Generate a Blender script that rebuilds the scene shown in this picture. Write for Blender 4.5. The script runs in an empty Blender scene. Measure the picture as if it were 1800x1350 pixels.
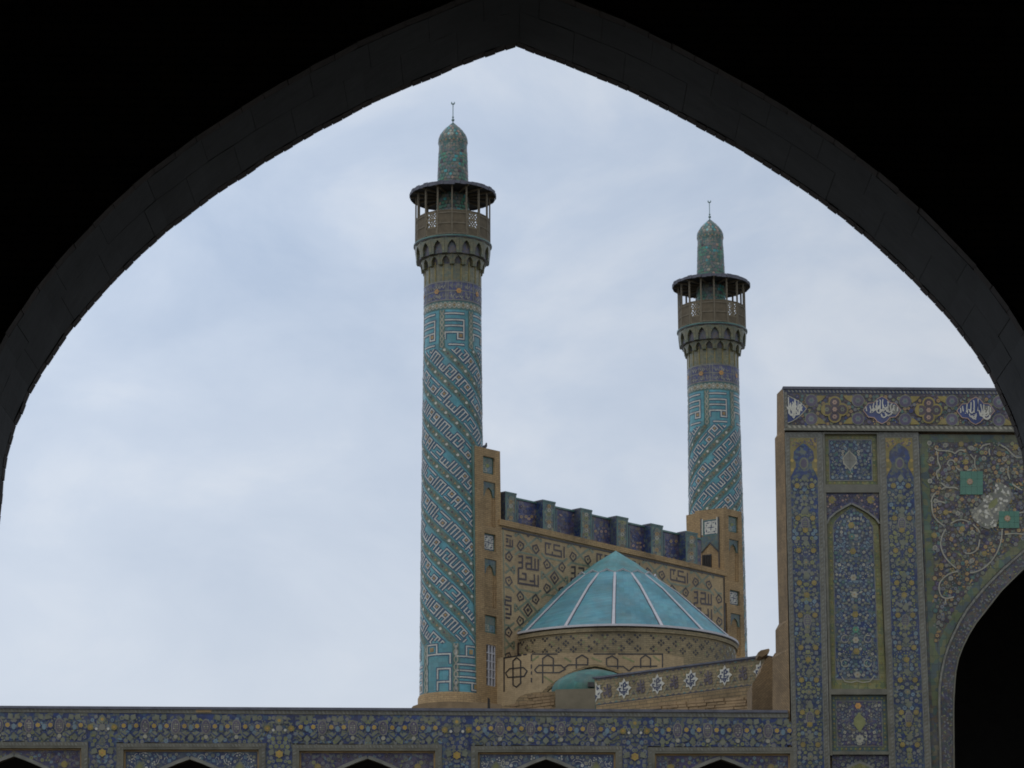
import bpy, bmesh, math, random
from mathutils import Vector, Matrix
R = math.radians
random.seed(7)
sc = bpy.context.scene
COL = sc.collection

# ------------------------------------------------------------------ camera
FPX, PW, PH = 4500.0, 1800.0, 1350.0
PITCH, ROLL = R(15.2), R(0.32)
CAM = Vector((0, 0, 1.6))
CR = (Matrix.Rotation(R(90) + PITCH, 3, 'X') @ Matrix.Rotation(ROLL, 3, 'Z'))
cd = bpy.data.cameras.new('camera'); cam = bpy.data.objects.new('camera', cd); COL.objects.link(cam)
cam.location = CAM; cam.rotation_euler = CR.to_euler()
cd.sensor_fit = 'HORIZONTAL'; cd.sensor_width = 36.0; cd.lens = FPX / PW * 36.0
cd.clip_start = 0.1; cd.clip_end = 5000
sc.camera = cam

# ------------------------------------------------------------------ sky, sun, exposure
SUN_AZ, SUN_EL = R(215), R(58)        # azimuth clockwise from +Y: behind the camera, a little to the left
w = bpy.data.worlds.new('World'); sc.world = w; w.use_nodes = True
nt = w.node_tree; nt.nodes.clear(); N = nt.nodes.new; L = nt.links.new
out = N('ShaderNodeOutputWorld'); mix = N('ShaderNodeMixShader')
b1 = N('ShaderNodeBackground'); b2 = N('ShaderNodeBackground')
sky = N('ShaderNodeTexSky'); sky.sky_type = 'NISHITA'; sky.sun_disc = False
sky.sun_elevation = SUN_EL; sky.sun_rotation = SUN_AZ
L(sky.outputs[0], b1.inputs[0]); b1.inputs[1].default_value = 0.09
tc = N('ShaderNodeTexCoord')
sep = N('ShaderNodeSeparateXYZ'); L(tc.outputs['Generated'], sep.inputs[0])
def wmath(op, a, b=None):
    m = N('ShaderNodeMath'); m.operation = op
    for i, v in enumerate((a, b)):
        if v is None: continue
        if isinstance(v, (int, float)): m.inputs[i].default_value = v
        else: L(v, m.inputs[i])
    return m.outputs[0]
den = wmath('ADD', wmath('ABSOLUTE', sep.outputs[2]), 0.16)
cx_ = wmath('DIVIDE', sep.outputs[0], den); cy_ = wmath('DIVIDE', sep.outputs[1], den)
cmb = N('ShaderNodeCombineXYZ'); L(cx_, cmb.inputs[0]); L(cy_, cmb.inputs[1])
mp = N('ShaderNodeMapping'); mp.inputs['Location'].default_value = (1.35, 0.4, 0)
mp.inputs['Rotation'].default_value = (0, 0, R(12)); L(cmb.outputs[0], mp.inputs[0])
mp2 = N('ShaderNodeMapping'); mp2.inputs['Scale'].default_value = (1.0, 1.0, 1.5); mp2.inputs['Rotation'].default_value = (0, R(-14), 0); mp2.inputs['Location'].default_value = (3.1, 0.7, 1.9); L(tc.outputs['Generated'], mp2.inputs[0])
n1 = N('ShaderNodeTexNoise'); n1.inputs['Scale'].default_value = 10.0; n1.inputs['Detail'].default_value = 7
n1.inputs['Roughness'].default_value = 0.55; n1.inputs['Distortion'].default_value = 0.35; L(mp2.outputs[0], n1.inputs['Vector'])
n2 = N('ShaderNodeTexNoise'); n2.inputs['Scale'].default_value = 1.2; n2.inputs['Detail'].default_value = 3; L(mp.outputs[0], n2.inputs['Vector'])
nm = wmath('ADD', wmath('MULTIPLY', n1.outputs[0], 0.55), wmath('MULTIPLY', n2.outputs[0], 0.45))
rp = N('ShaderNodeValToRGB'); L(nm, rp.inputs[0])
rp.color_ramp.elements[0].position = 0.38; rp.color_ramp.elements[0].color = (0.445, 0.54, 0.695, 1)
rp.color_ramp.elements[1].position = 0.64; rp.color_ramp.elements[1].color = (0.725, 0.775, 0.852, 1)
e = rp.color_ramp.elements.new(0.5); e.color = (0.54, 0.625, 0.762, 1)
# the cloud sheet is a little thinner and brighter towards the west (left) and paler towards the horizon
azg = wmath('ADD', wmath('MULTIPLY', sep.outputs[0], -0.75), 1.0)
azg = wmath('MINIMUM', wmath('MAXIMUM', azg, 0.84), 1.18)
vm = N('ShaderNodeVectorMath'); vm.operation = 'SCALE'; L(rp.outputs[0], vm.inputs[0]); L(azg, vm.inputs['Scale'])
hz = N('ShaderNodeMapRange'); hz.inputs[1].default_value = 0.32; hz.inputs[2].default_value = 0.08
hz.inputs[3].default_value = 0.0; hz.inputs[4].default_value = 0.75; L(sep.outputs[2], hz.inputs[0])
hm = N('ShaderNodeMixRGB'); L(hz.outputs[0], hm.inputs[0]); L(vm.outputs[0], hm.inputs[1]); hm.inputs[2].default_value = (0.70, 0.735, 0.785, 1)
L(hm.outputs[0], b2.inputs[0]); b2.inputs[1].default_value = 1.0
mix.inputs[0].default_value = 0.94
L(b1.outputs[0], mix.inputs[1]); L(b2.outputs[0], mix.inputs[2]); L(mix.outputs[0], out.inputs[0])
sl = bpy.data.lights.new('sun', 'SUN'); sl.energy = 0.5; sl.angle = R(24); sl.color = (1.0, 0.96, 0.9)
so = bpy.data.objects.new('sun', sl); COL.objects.link(so)
sd = Vector((math.sin(SUN_AZ) * math.cos(SUN_EL), math.cos(SUN_AZ) * math.cos(SUN_EL), math.sin(SUN_EL)))
so.rotation_euler = sd.to_track_quat('Z', 'Y').to_euler(); so.location = sd * 200
sc.cycles.filter_width = 1.8
vs = sc.view_settings; vs.view_transform = 'Standard'; vs.look = 'None'; vs.gamma = 1.0; vs.exposure = 0.0; vs.use_curve_mapping = False

# ------------------------------------------------------------------ rays from the photograph's pixels to real planes
def ray(px, py):
    return CR @ Vector(((px - PW / 2) / FPX, -(py - PH / 2) / FPX, -1.0))
def hit(px, py, P0, Nn):
    d = ray(px, py); t = (P0 - CAM).dot(Nn) / d.dot(Nn); return CAM + d * t
def at(px, py, Y):
    return hit(px, py, Vector((0, Y, 0)), Vector((0, 1, 0)))
def project(P):
    q = CR.transposed() @ (P - CAM); return (PW / 2 + FPX * q.x / -q.z, PH / 2 - FPX * q.y / -q.z)
def depth(P): return -(CR.transposed() @ (P - CAM)).z
class Plane:
    def __init__(s, P0, n):
        s.P0 = Vector(P0); s.n = Vector(n).normalized(); s.u = Vector((-s.n.y, s.n.x, 0)).normalized(); s.v = Vector((0, 0, 1))
    def px(s, x, y, h=0.0): return hit(x, y, s.P0, s.n) + s.n * h
    def uv(s, x, y):
        p = hit(x, y, s.P0, s.n) - s.P0; return p.dot(s.u), p.z
    def pt(s, u, v, h=0.0): return s.P0 + s.u * u + s.v * v + s.n * h

# ------------------------------------------------------------------ materials
MATS = {}
def _mat(name):
    m = bpy.data.materials.new(name); m.use_nodes = True; nt = m.node_tree
    return m, nt, nt.nodes['Principled BSDF']
def _noise(nt, scale, detail=4, coord='Object', rough=0.55):
    t = nt.nodes.new('ShaderNodeTexCoord'); n = nt.nodes.new('ShaderNodeTexNoise')
    n.inputs['Scale'].default_value = scale; n.inputs['Detail'].default_value = detail; n.inputs['Roughness'].default_value = rough
    nt.links.new(t.outputs[coord], n.inputs['Vector']); return n
def _ramp(nt, src, stops):
    r = nt.nodes.new('ShaderNodeValToRGB'); el = r.color_ramp.elements
    while len(el) > 1: el.remove(el[-1])
    el[0].position = stops[0][0]; el[0].color = (*stops[0][1], 1)
    for p, c in stops[1:]:
        q = el.new(p); q.color = (*c, 1)
    nt.links.new(src, r.inputs[0]); return r
def _mixc(nt, fac, a, b, mode='MIX'):
    m = nt.nodes.new('ShaderNodeMixRGB'); m.blend_type = mode
    for i, v in enumerate((fac, a, b)):
        if isinstance(v, (int, float)): m.inputs[i].default_value = v
        elif isinstance(v, tuple): m.inputs[i].default_value = (*v, 1)
        else: nt.links.new(v, m.inputs[i])
    return m.outputs[0]
def _bump(nt, bs, src, strength, dist=0.02):
    b = nt.nodes.new('ShaderNodeBump'); b.inputs['Strength'].default_value = strength; b.inputs['Distance'].default_value = dist
    nt.links.new(src, b.inputs['Height']); nt.links.new(b.outputs[0], bs.inputs['Normal'])
DUST = (0.30, 0.25, 0.18)
def glaze(name, c, rough=0.32, var=0.28, dust=0.22, scale=3.0):
    m, nt, bs = _mat(name); c = (c[0] * 1.04, c[1], c[2] * 0.86)
    n = _noise(nt, scale, 6); lo = tuple(x * (1 - var) for x in c); hi = tuple(min(1, x * (1 + var)) for x in c)
    r = _ramp(nt, n.outputs[0], [(0.3, lo), (0.7, hi)])
    d = _noise(nt, 1.1, 8, rough=0.7); dr = _ramp(nt, d.outputs[0], [(0.45, (0, 0, 0)), (0.72, (dust,) * 3)])
    col = _mixc(nt, dr.outputs[0], r.outputs[0], DUST)
    nt.links.new(col, bs.inputs['Base Color']); bs.inputs['Roughness'].default_value = rough
    n3 = _noise(nt, 14, 3); _bump(nt, bs, n3.outputs[0], 0.25, 0.01)
    MATS[name] = m; return m
def tilefield(name, cols, cell=9.0, tile=0.235, rough=0.34, dust=0.25, joint=0.55):
    """painted tile: fine many-coloured pattern too small to pick apart, on square tiles with joints"""
    m, nt, bs = _mat(name)
    t = nt.nodes.new('ShaderNodeTexCoord'); v = nt.nodes.new('ShaderNodeTexVoronoi'); v.inputs['Scale'].default_value = cell
    nt.links.new(t.outputs['Object'], v.inputs['Vector'])
    sepc = nt.nodes.new('ShaderNodeSeparateColor'); nt.links.new(v.outputs['Color'], sepc.inputs[0])
    k = len(cols); cols = [(c[0] * 1.04, c[1], c[2] * 0.88) for c in cols]
    r = _ramp(nt, sepc.outputs[0], [(i / k, c) for i, c in enumerate(cols)]); r.color_ramp.interpolation = 'CONSTANT'
    n = _noise(nt, 0.7, 5); vr = _ramp(nt, n.outputs[0], [(0.3, (0.72,) * 3), (0.7, (1.22,) * 3)])
    col = _mixc(nt, 1.0, r.outputs[0], vr.outputs[0], 'MULTIPLY')
    br = nt.nodes.new('ShaderNodeTexBrick'); br.offset = 0.0; br.inputs['Scale'].default_value = 1.0
    br.inputs['Brick Width'].default_value = tile; br.inputs['Row Height'].default_value = tile; br.inputs['Mortar Size'].default_value = 0.006
    br.inputs['Color1'].default_value = (0.86,) * 3 + (1,); br.inputs['Color2'].default_value = (1.12,) * 3 + (1,); br.inputs['Mortar'].default_value = (joint,) * 3 + (1,)
    nt.links.new(t.outputs['UV'], br.inputs['Vector'])
    col = _mixc(nt, 1.0, col, br.outputs[0], 'MULTIPLY')
    d = _noise(nt, 1.3, 8, rough=0.7); dr = _ramp(nt, d.outputs[0], [(0.42, (0, 0, 0)), (0.75, (dust,) * 3)])
    col = _mixc(nt, dr.outputs[0], col, DUST)
    nt.links.new(col, bs.inputs['Base Color']); bs.inputs['Roughness'].default_value = rough
    _bump(nt, bs, br.outputs['Fac'], -0.3, 0.01)
    MATS[name] = m; return m
def brick(name, c1, c2, mortar, bw=0.27, rh=0.085, ms=0.012, stain=0.5, herring=False):
    m, nt, bs = _mat(name)
    t = nt.nodes.new('ShaderNodeTexCoord'); mp = nt.nodes.new('ShaderNodeMapping'); nt.links.new(t.outputs['UV'], mp.inputs[0])
    if herring: mp.inputs['Rotation'].default_value = (0, 0, R(38))
    br = nt.nodes.new('ShaderNodeTexBrick'); br.inputs['Scale'].default_value = 1.0
    br.inputs['Brick Width'].default_value = bw; br.inputs['Row Height'].default_value = rh; br.inputs['Mortar Size'].default_value = ms
    br.inputs['Mortar Smooth'].default_value = 0.25; br.inputs['Bias'].default_value = -0.1
    br.inputs['Color1'].default_value = (*c1, 1); br.inputs['Color2'].default_value = (*c2, 1); br.inputs['Mortar'].default_value = (*mortar, 1)
    nt.links.new(mp.outputs[0], br.inputs['Vector'])
    n = _noise(nt, 0.55, 8, rough=0.65); vr = _ramp(nt, n.outputs[0], [(0.28, (1 - stain,) * 3), (0.5, (0.95, 0.95, 0.95)), (0.75, (1.2, 1.16, 1.08))])
    col = _mixc(nt, 1.0, br.outputs[0], vr.outputs[0], 'MULTIPLY')
    n2 = _noise(nt, 6, 6, rough=0.7); v2 = _ramp(nt, n2.outputs[0], [(0.3, (0.8,) * 3), (0.7, (1.15,) * 3)])
    col = _mixc(nt, 1.0, col, v2.outputs[0], 'MULTIPLY')
    nt.links.new(col, bs.inputs['Base Color']); bs.inputs['Roughness'].default_value = 0.9
    _bump(nt, bs, br.outputs['Fac'], -0.7, 0.02)
    MATS[name] = m; return m
def rough_mat(name, c, var=0.3, scale=2.0, rough=0.85, bump=0.4):
    m, nt, bs = _mat(name)
    n = _noise(nt, scale, 8, rough=0.65)
    r = _ramp(nt, n.outputs[0], [(0.3, tuple(x * (1 - var) for x in c)), (0.7, tuple(min(1, x * (1 + var)) for x in c))])
    nt.links.new(r.outputs[0], bs.inputs['Base Color']); bs.inputs['Roughness'].default_value = rough
    n2 = _noise(nt, scale * 6, 5); _bump(nt, bs, n2.outputs[0], bump, 0.02)
    MATS[name] = m; return m

glaze('cobalt', (0.024, 0.044, 0.17)); glaze('navy', (0.018, 0.028, 0.085)); glaze('turquoise', (0.055, 0.30, 0.34), var=0.35, dust=0.3)
glaze('lightblue', (0.13, 0.20, 0.27)); glaze('white', (0.52, 0.51, 0.48), var=0.15); glaze('offwhite', (0.31, 0.30, 0.255), var=0.25)
glaze('yellow', (0.36, 0.255, 0.062)); glaze('orange', (0.46, 0.24, 0.07)); glaze('ochre', (0.30, 0.20, 0.085)); glaze('olive', (0.19, 0.20, 0.085))
glaze('sage', (0.152, 0.165, 0.128)); glaze('teal', (0.06, 0.145, 0.14)); glaze('green', (0.06, 0.22, 0.15)); glaze('purple', (0.085, 0.07, 0.13))
glaze('plum', (0.06, 0.042, 0.06)); glaze('black', (0.022, 0.018, 0.020)); glaze('greytile', (0.175, 0.175, 0.165)); glaze('pink', (0.36, 0.24, 0.20))
glaze('turqline', (0.17, 0.195, 0.14)); glaze('bluegrey', (0.14, 0.155, 0.18)); glaze('guilloche', (0.080, 0.165, 0.155)); glaze('ink', (0.040, 0.026, 0.032)); glaze('post_teal', (0.065, 0.135, 0.14)); glaze('letter_edge', (0.018, 0.055, 0.13), dust=0.15); glaze('letter', (0.47, 0.47, 0.46), var=0.25, dust=0.2); glaze('mustard', (0.235, 0.185, 0.05)); glaze('lime', (0.18, 0.20, 0.05))
glaze('greenpatch', (0.065, 0.185, 0.145), var=0.15, dust=0.1)
tilefield('field_blue', [(0.020, 0.042, 0.155), (0.022, 0.045, 0.17), (0.09, 0.11, 0.13), (0.022, 0.04, 0.14), (0.12, 0.135, 0.115), (0.018, 0.03, 0.11), (0.045, 0.09, 0.16), (0.10, 0.115, 0.10)], cell=11)
tilefield('field_violet', [(0.05, 0.045, 0.13), (0.10, 0.10, 0.13), (0.07, 0.055, 0.14), (0.035, 0.04, 0.12), (0.15, 0.13, 0.10), (0.045, 0.06, 0.16)], cell=12)
tilefield('field_dark', [(0.05, 0.055, 0.06), (0.10, 0.10, 0.065), (0.045, 0.06, 0.11), (0.13, 0.12, 0.08), (0.04, 0.08, 0.075), (0.09, 0.065, 0.04), (0.06, 0.065, 0.075)], cell=11)
tilefield('field_deep', [(0.018, 0.034, 0.125), (0.05, 0.08, 0.125), (0.020, 0.042, 0.15), (0.09, 0.11, 0.10), (0.016, 0.03, 0.09), (0.05, 0.09, 0.125), (0.02, 0.045, 0.16)], cell=13)
tilefield('field_sky', [(0.05, 0.075, 0.17), (0.04, 0.055, 0.14), (0.13, 0.17, 0.21), (0.05, 0.07, 0.16), (0.07, 0.11, 0.17)], cell=11)
tilefield('field_lime', [(0.17, 0.165, 0.05), (0.13, 0.14, 0.055), (0.19, 0.185, 0.075), (0.10, 0.13, 0.06), (0.15, 0.15, 0.055)], cell=7)
tilefield('field_green', [(0.09, 0.12, 0.05), (0.06, 0.11, 0.08), (0.12, 0.13, 0.06), (0.05, 0.08, 0.09), (0.08, 0.10, 0.05)], cell=6)
tilefield('field_teal', [(0.055, 0.11, 0.115), (0.085, 0.12, 0.10), (0.05, 0.09, 0.115), (0.10, 0.115, 0.085)], cell=8)
tilefield('field_plum', [(0.05, 0.045, 0.06), (0.08, 0.065, 0.075), (0.05, 0.05, 0.10), (0.09, 0.07, 0.05), (0.045, 0.065, 0.07)], cell=13)
tilefield('field_mosaic', [(0.05, 0.15, 0.15), (0.20, 0.20, 0.18), (0.06, 0.13, 0.13), (0.22, 0.18, 0.16), (0.05, 0.14, 0.14), (0.13, 0.16, 0.14), (0.09, 0.10, 0.10)], cell=10, tile=0.12)
tilefield('parapet_blue', [(0.07, 0.065, 0.18), (0.05, 0.065, 0.16), (0.13, 0.12, 0.17), (0.08, 0.07, 0.13), (0.06, 0.06, 0.17), (0.17, 0.14, 0.125)], cell=7, tile=0.3)
tilefield('parapet_floral', [(0.06, 0.10, 0.13), (0.22, 0.22, 0.14), (0.05, 0.08, 0.10), (0.10, 0.17, 0.16), (0.14, 0.11, 0.07)], cell=5, tile=0.3)
tilefield('shaft_tile', [(0.072, 0.27, 0.345), (0.082, 0.295, 0.365), (0.077, 0.28, 0.34), (0.085, 0.285, 0.37), (0.068, 0.255, 0.325)], cell=4, tile=0.20, joint=0.8, dust=0.25, rough=0.25)
tilefield('dome_tile', [(0.088, 0.262, 0.345), (0.095, 0.278, 0.36), (0.092, 0.272, 0.34), (0.088, 0.258, 0.345), (0.098, 0.282, 0.37)], cell=3, tile=0.22, joint=0.82, dust=0.28, rough=0.55)
tilefield('dome_cap', [(0.10, 0.275, 0.32), (0.11, 0.29, 0.335), (0.115, 0.285, 0.32)], cell=3, tile=0.22, joint=0.85, dust=0.35, rough=0.6)
tilefield('small_dome', [(0.030, 0.12, 0.115), (0.026, 0.10, 0.105), (0.034, 0.135, 0.13), (0.03, 0.11, 0.095)], cell=2, tile=0.35, joint=0.7, dust=0.3, rough=0.7)
tilefield('neck_tile', [(0.12, 0.125, 0.075), (0.145, 0.135, 0.07), (0.17, 0.16, 0.095), (0.10, 0.12, 0.085)], cell=9, tile=0.2)
tilefield('ring_blue', [(0.06, 0.065, 0.18), (0.07, 0.07, 0.16), (0.06, 0.07, 0.15), (0.15, 0.15, 0.18), (0.05, 0.06, 0.18)], cell=9, tile=0.25)
glaze('rope', (0.16, 0.16, 0.15), var=0.4, scale=9); glaze('moulding', (0.128, 0.124, 0.102), var=0.3); glaze('goldtile', (0.19, 0.155, 0.05))
brick('brick_sand', (0.43, 0.285, 0.135), (0.36, 0.235, 0.11), (0.24, 0.165, 0.09))
brick('brick_panel', (0.46, 0.335, 0.185), (0.43, 0.31, 0.17), (0.38, 0.275, 0.15), stain=0.3)
brick('brick_old', (0.35, 0.235, 0.115), (0.27, 0.19, 0.095), (0.16, 0.12, 0.07), bw=0.3, rh=0.1, stain=0.55)
brick('brick_herring', (0.285, 0.19, 0.095), (0.225, 0.15, 0.078), (0.165, 0.115, 0.066), bw=0.16, rh=0.055, ms=0.008, herring=True)
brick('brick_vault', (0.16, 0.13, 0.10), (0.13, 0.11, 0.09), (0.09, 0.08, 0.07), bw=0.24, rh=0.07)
brick('brick_drum', (0.33, 0.255, 0.14), (0.26, 0.205, 0.115), (0.19, 0.155, 0.095), stain=0.55)
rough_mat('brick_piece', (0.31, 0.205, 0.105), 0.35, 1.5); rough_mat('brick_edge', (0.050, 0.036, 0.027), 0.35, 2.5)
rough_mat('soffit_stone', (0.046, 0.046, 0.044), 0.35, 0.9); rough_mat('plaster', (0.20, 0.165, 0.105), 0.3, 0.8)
rough_mat('paving', (0.20, 0.185, 0.16), 0.2, 0.4); rough_mat('wood', (0.115, 0.088, 0.052), 0.35, 3.0); rough_mat('wood_dark', (0.030, 0.026, 0.022), 0.35, 3.0)
rough_mat('wood_post', (0.16, 0.13, 0.085), 0.3, 3.0)
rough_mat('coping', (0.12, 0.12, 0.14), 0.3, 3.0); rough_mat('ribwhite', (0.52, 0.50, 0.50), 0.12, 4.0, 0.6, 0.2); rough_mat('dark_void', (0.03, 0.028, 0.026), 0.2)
rough_mat('metal', (0.22, 0.30, 0.29), 0.3, 8.0, 0.5, 0.1); rough_mat('pigeon', (0.06, 0.06, 0.07), 0.3, 20)
rough_mat('clay', (0.26, 0.18, 0.10), 0.35, 1.2, 0.95, 0.8); rough_mat('latticewood', (0.20, 0.16, 0.10), 0.3, 3.0)

# ------------------------------------------------------------------ mesh helpers
class MB:
    def __init__(s): s.v = []; s.f = []; s.m = []; s.uv = []; s.mats = []
    def mi(s, mat):
        if mat not in s.mats: s.mats.append(mat)
        return s.mats.index(mat)
    def face(s, pts, mat, uvs=None):
        k = len(s.v); s.v += [tuple(p) for p in pts]; s.f.append(list(range(k, k + len(pts)))); s.m.append(s.mi(mat)); s.uv.append(uvs)
    def hexa(s, b, t, mat):
        """b, t: four points each, bottom and top loop (same winding, ccw seen from the top)"""
        s.face([b[3], b[2], b[1], b[0]], mat); s.face(t, mat)
        for i in range(4):
            j = (i + 1) % 4; s.face([b[i], b[j], t[j], t[i]], mat)
    def box(s, c, dx, dy, dz, mat, ax=None):
        """centre c, half sizes; ax = (X, Y, Z) axes"""
        X, Y, Z = ax or (Vector((1, 0, 0)), Vector((0, 1, 0)), Vector((0, 0, 1)))
        c = Vector(c); q = [(-1, -1), (1, -1), (1, 1), (-1, 1)]
        s.hexa([c + X * (a * dx) + Y * (b * dy) - Z * dz for a, b in q], [c + X * (a * dx) + Y * (b * dy) + Z * dz for a, b in q], mat)
    def prism(s, poly, d, mat, front=None):
        """poly: 3D points of one face; extruded by vector d (front face = poly + d)"""
        d = Vector(d); a = [Vector(p) for p in poly]; b = [p + d for p in a]
        s.face(list(reversed(a)), mat); s.face(b, front or mat)
        for i in range(len(a)):
            j = (i + 1) % len(a); s.face([a[i], a[j], b[j], b[i]], mat)
    def lathe(s, prof, mat, seg=48, c=(0, 0), a0=0.0, a1=2 * math.pi):
        """prof: list of (z, r) from bottom to top; angle 0 faces -Y"""
        for i in range(seg):
            A = a0 + (a1 - a0) * i / seg; B = a0 + (a1 - a0) * (i + 1) / seg
            for (z0, r0), (z1, r1) in zip(prof, prof[1:]):
                P = lambda a, z, r: (c[0] + r * math.sin(a), c[1] - r * math.cos(a), z)
                rm = max(r0, r1)
                if r1 < 1e-6: s.face([P(A, z0, r0), P(B, z0, r0), P(A, z1, 0)], mat, [(A * rm, z0), (B * rm, z0), (A * rm, z1)])
                elif r0 < 1e-6: s.face([P(A, z0, 0), P(B, z1, r1), P(A, z1, r1)], mat, [(A * rm, z0), (B * rm, z1), (A * rm, z1)])
                else:
                    dz = z1 if abs(z1 - z0) > 1e-4 else z0 + abs(r1 - r0)
                    s.face([P(A, z0, r0), P(B, z0, r0), P(B, z1, r1), P(A, z1, r1)], mat, [(A * rm, z0), (B * rm, z0), (B * rm, dz), (A * rm, dz)])
    def tube(s, pts, r, mat, seg=8):
        pts = [Vector(p) for p in pts]; rr = r if isinstance(r, (list, tuple)) else [r] * len(pts); rings = []
        for i, p in enumerate(pts):
            t = (pts[min(i + 1, len(pts) - 1)] - pts[max(i - 1, 0)]).normalized()
            a = t.cross(Vector((0.13, 0.9, 0.2))).normalized()
            b = t.cross(a)
            rings.append([p + (a * math.cos(2 * math.pi * k / seg) + b * math.sin(2 * math.pi * k / seg)) * rr[i] for k in range(seg)])
        for A, B in zip(rings, rings[1:]):
            for k in range(seg):
                j = (k + 1) % seg; s.face([A[k], B[k], B[j], A[j]], mat)
        s.face(list(rings[0]), mat); s.face(list(reversed(rings[-1])), mat)
    def build(s, name, parent=None, smooth=False, merge=True):
        me = bpy.data.meshes.new(name); me.from_pydata(s.v, [], s.f)
        for m in s.mats: me.materials.append(MATS[m])
        me.polygons.foreach_set('material_index', s.m)
        ul = me.uv_layers.new(name='UVMap'); me.update(); data = [0.0] * (2 * len(me.loops))
        for p, uv in zip(me.polygons, s.uv):
            if uv is None:
                n = p.normal
                if abs(n.z) < 0.75:
                    h = Vector((-n.y, n.x)).normalized(); uv = [(s.v[i][0] * h.x + s.v[i][1] * h.y, s.v[i][2]) for i in p.vertices]
                else: uv = [(s.v[i][0], s.v[i][1]) for i in p.vertices]
            for li, q in zip(p.loop_indices, uv): data[2 * li] = q[0]; data[2 * li + 1] = q[1]
        ul.data.foreach_set('uv', data)
        if merge and len(s.v) < 60000:
            bm = bmesh.new(); bm.from_mesh(me); bmesh.ops.remove_doubles(bm, verts=bm.verts, dist=1e-5); bm.to_mesh(me); bm.free()
        if smooth:
            for p in me.polygons: p.use_smooth = True
            me.set_sharp_from_angle(angle=R(35))
        o = bpy.data.objects.new(name, me); COL.objects.link(o)
        if parent: o.parent = parent
        return o
def thing(name, label, cat, group=None):
    o = bpy.data.objects.new(name, None); COL.objects.link(o); o['label'] = label; o['category'] = cat; o['kind'] = 'thing'
    if group: o['group'] = group
    return o
def tag(o, label, cat, group=None):
    o['label'] = label; o['category'] = cat; o['kind'] = 'thing'
    if group: o['group'] = group
    return o
def copy_of(o, parent, M=None):
    c = o.copy(); COL.objects.link(c); c.parent = parent
    if M is not None: c.matrix_local = M
    return c

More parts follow.
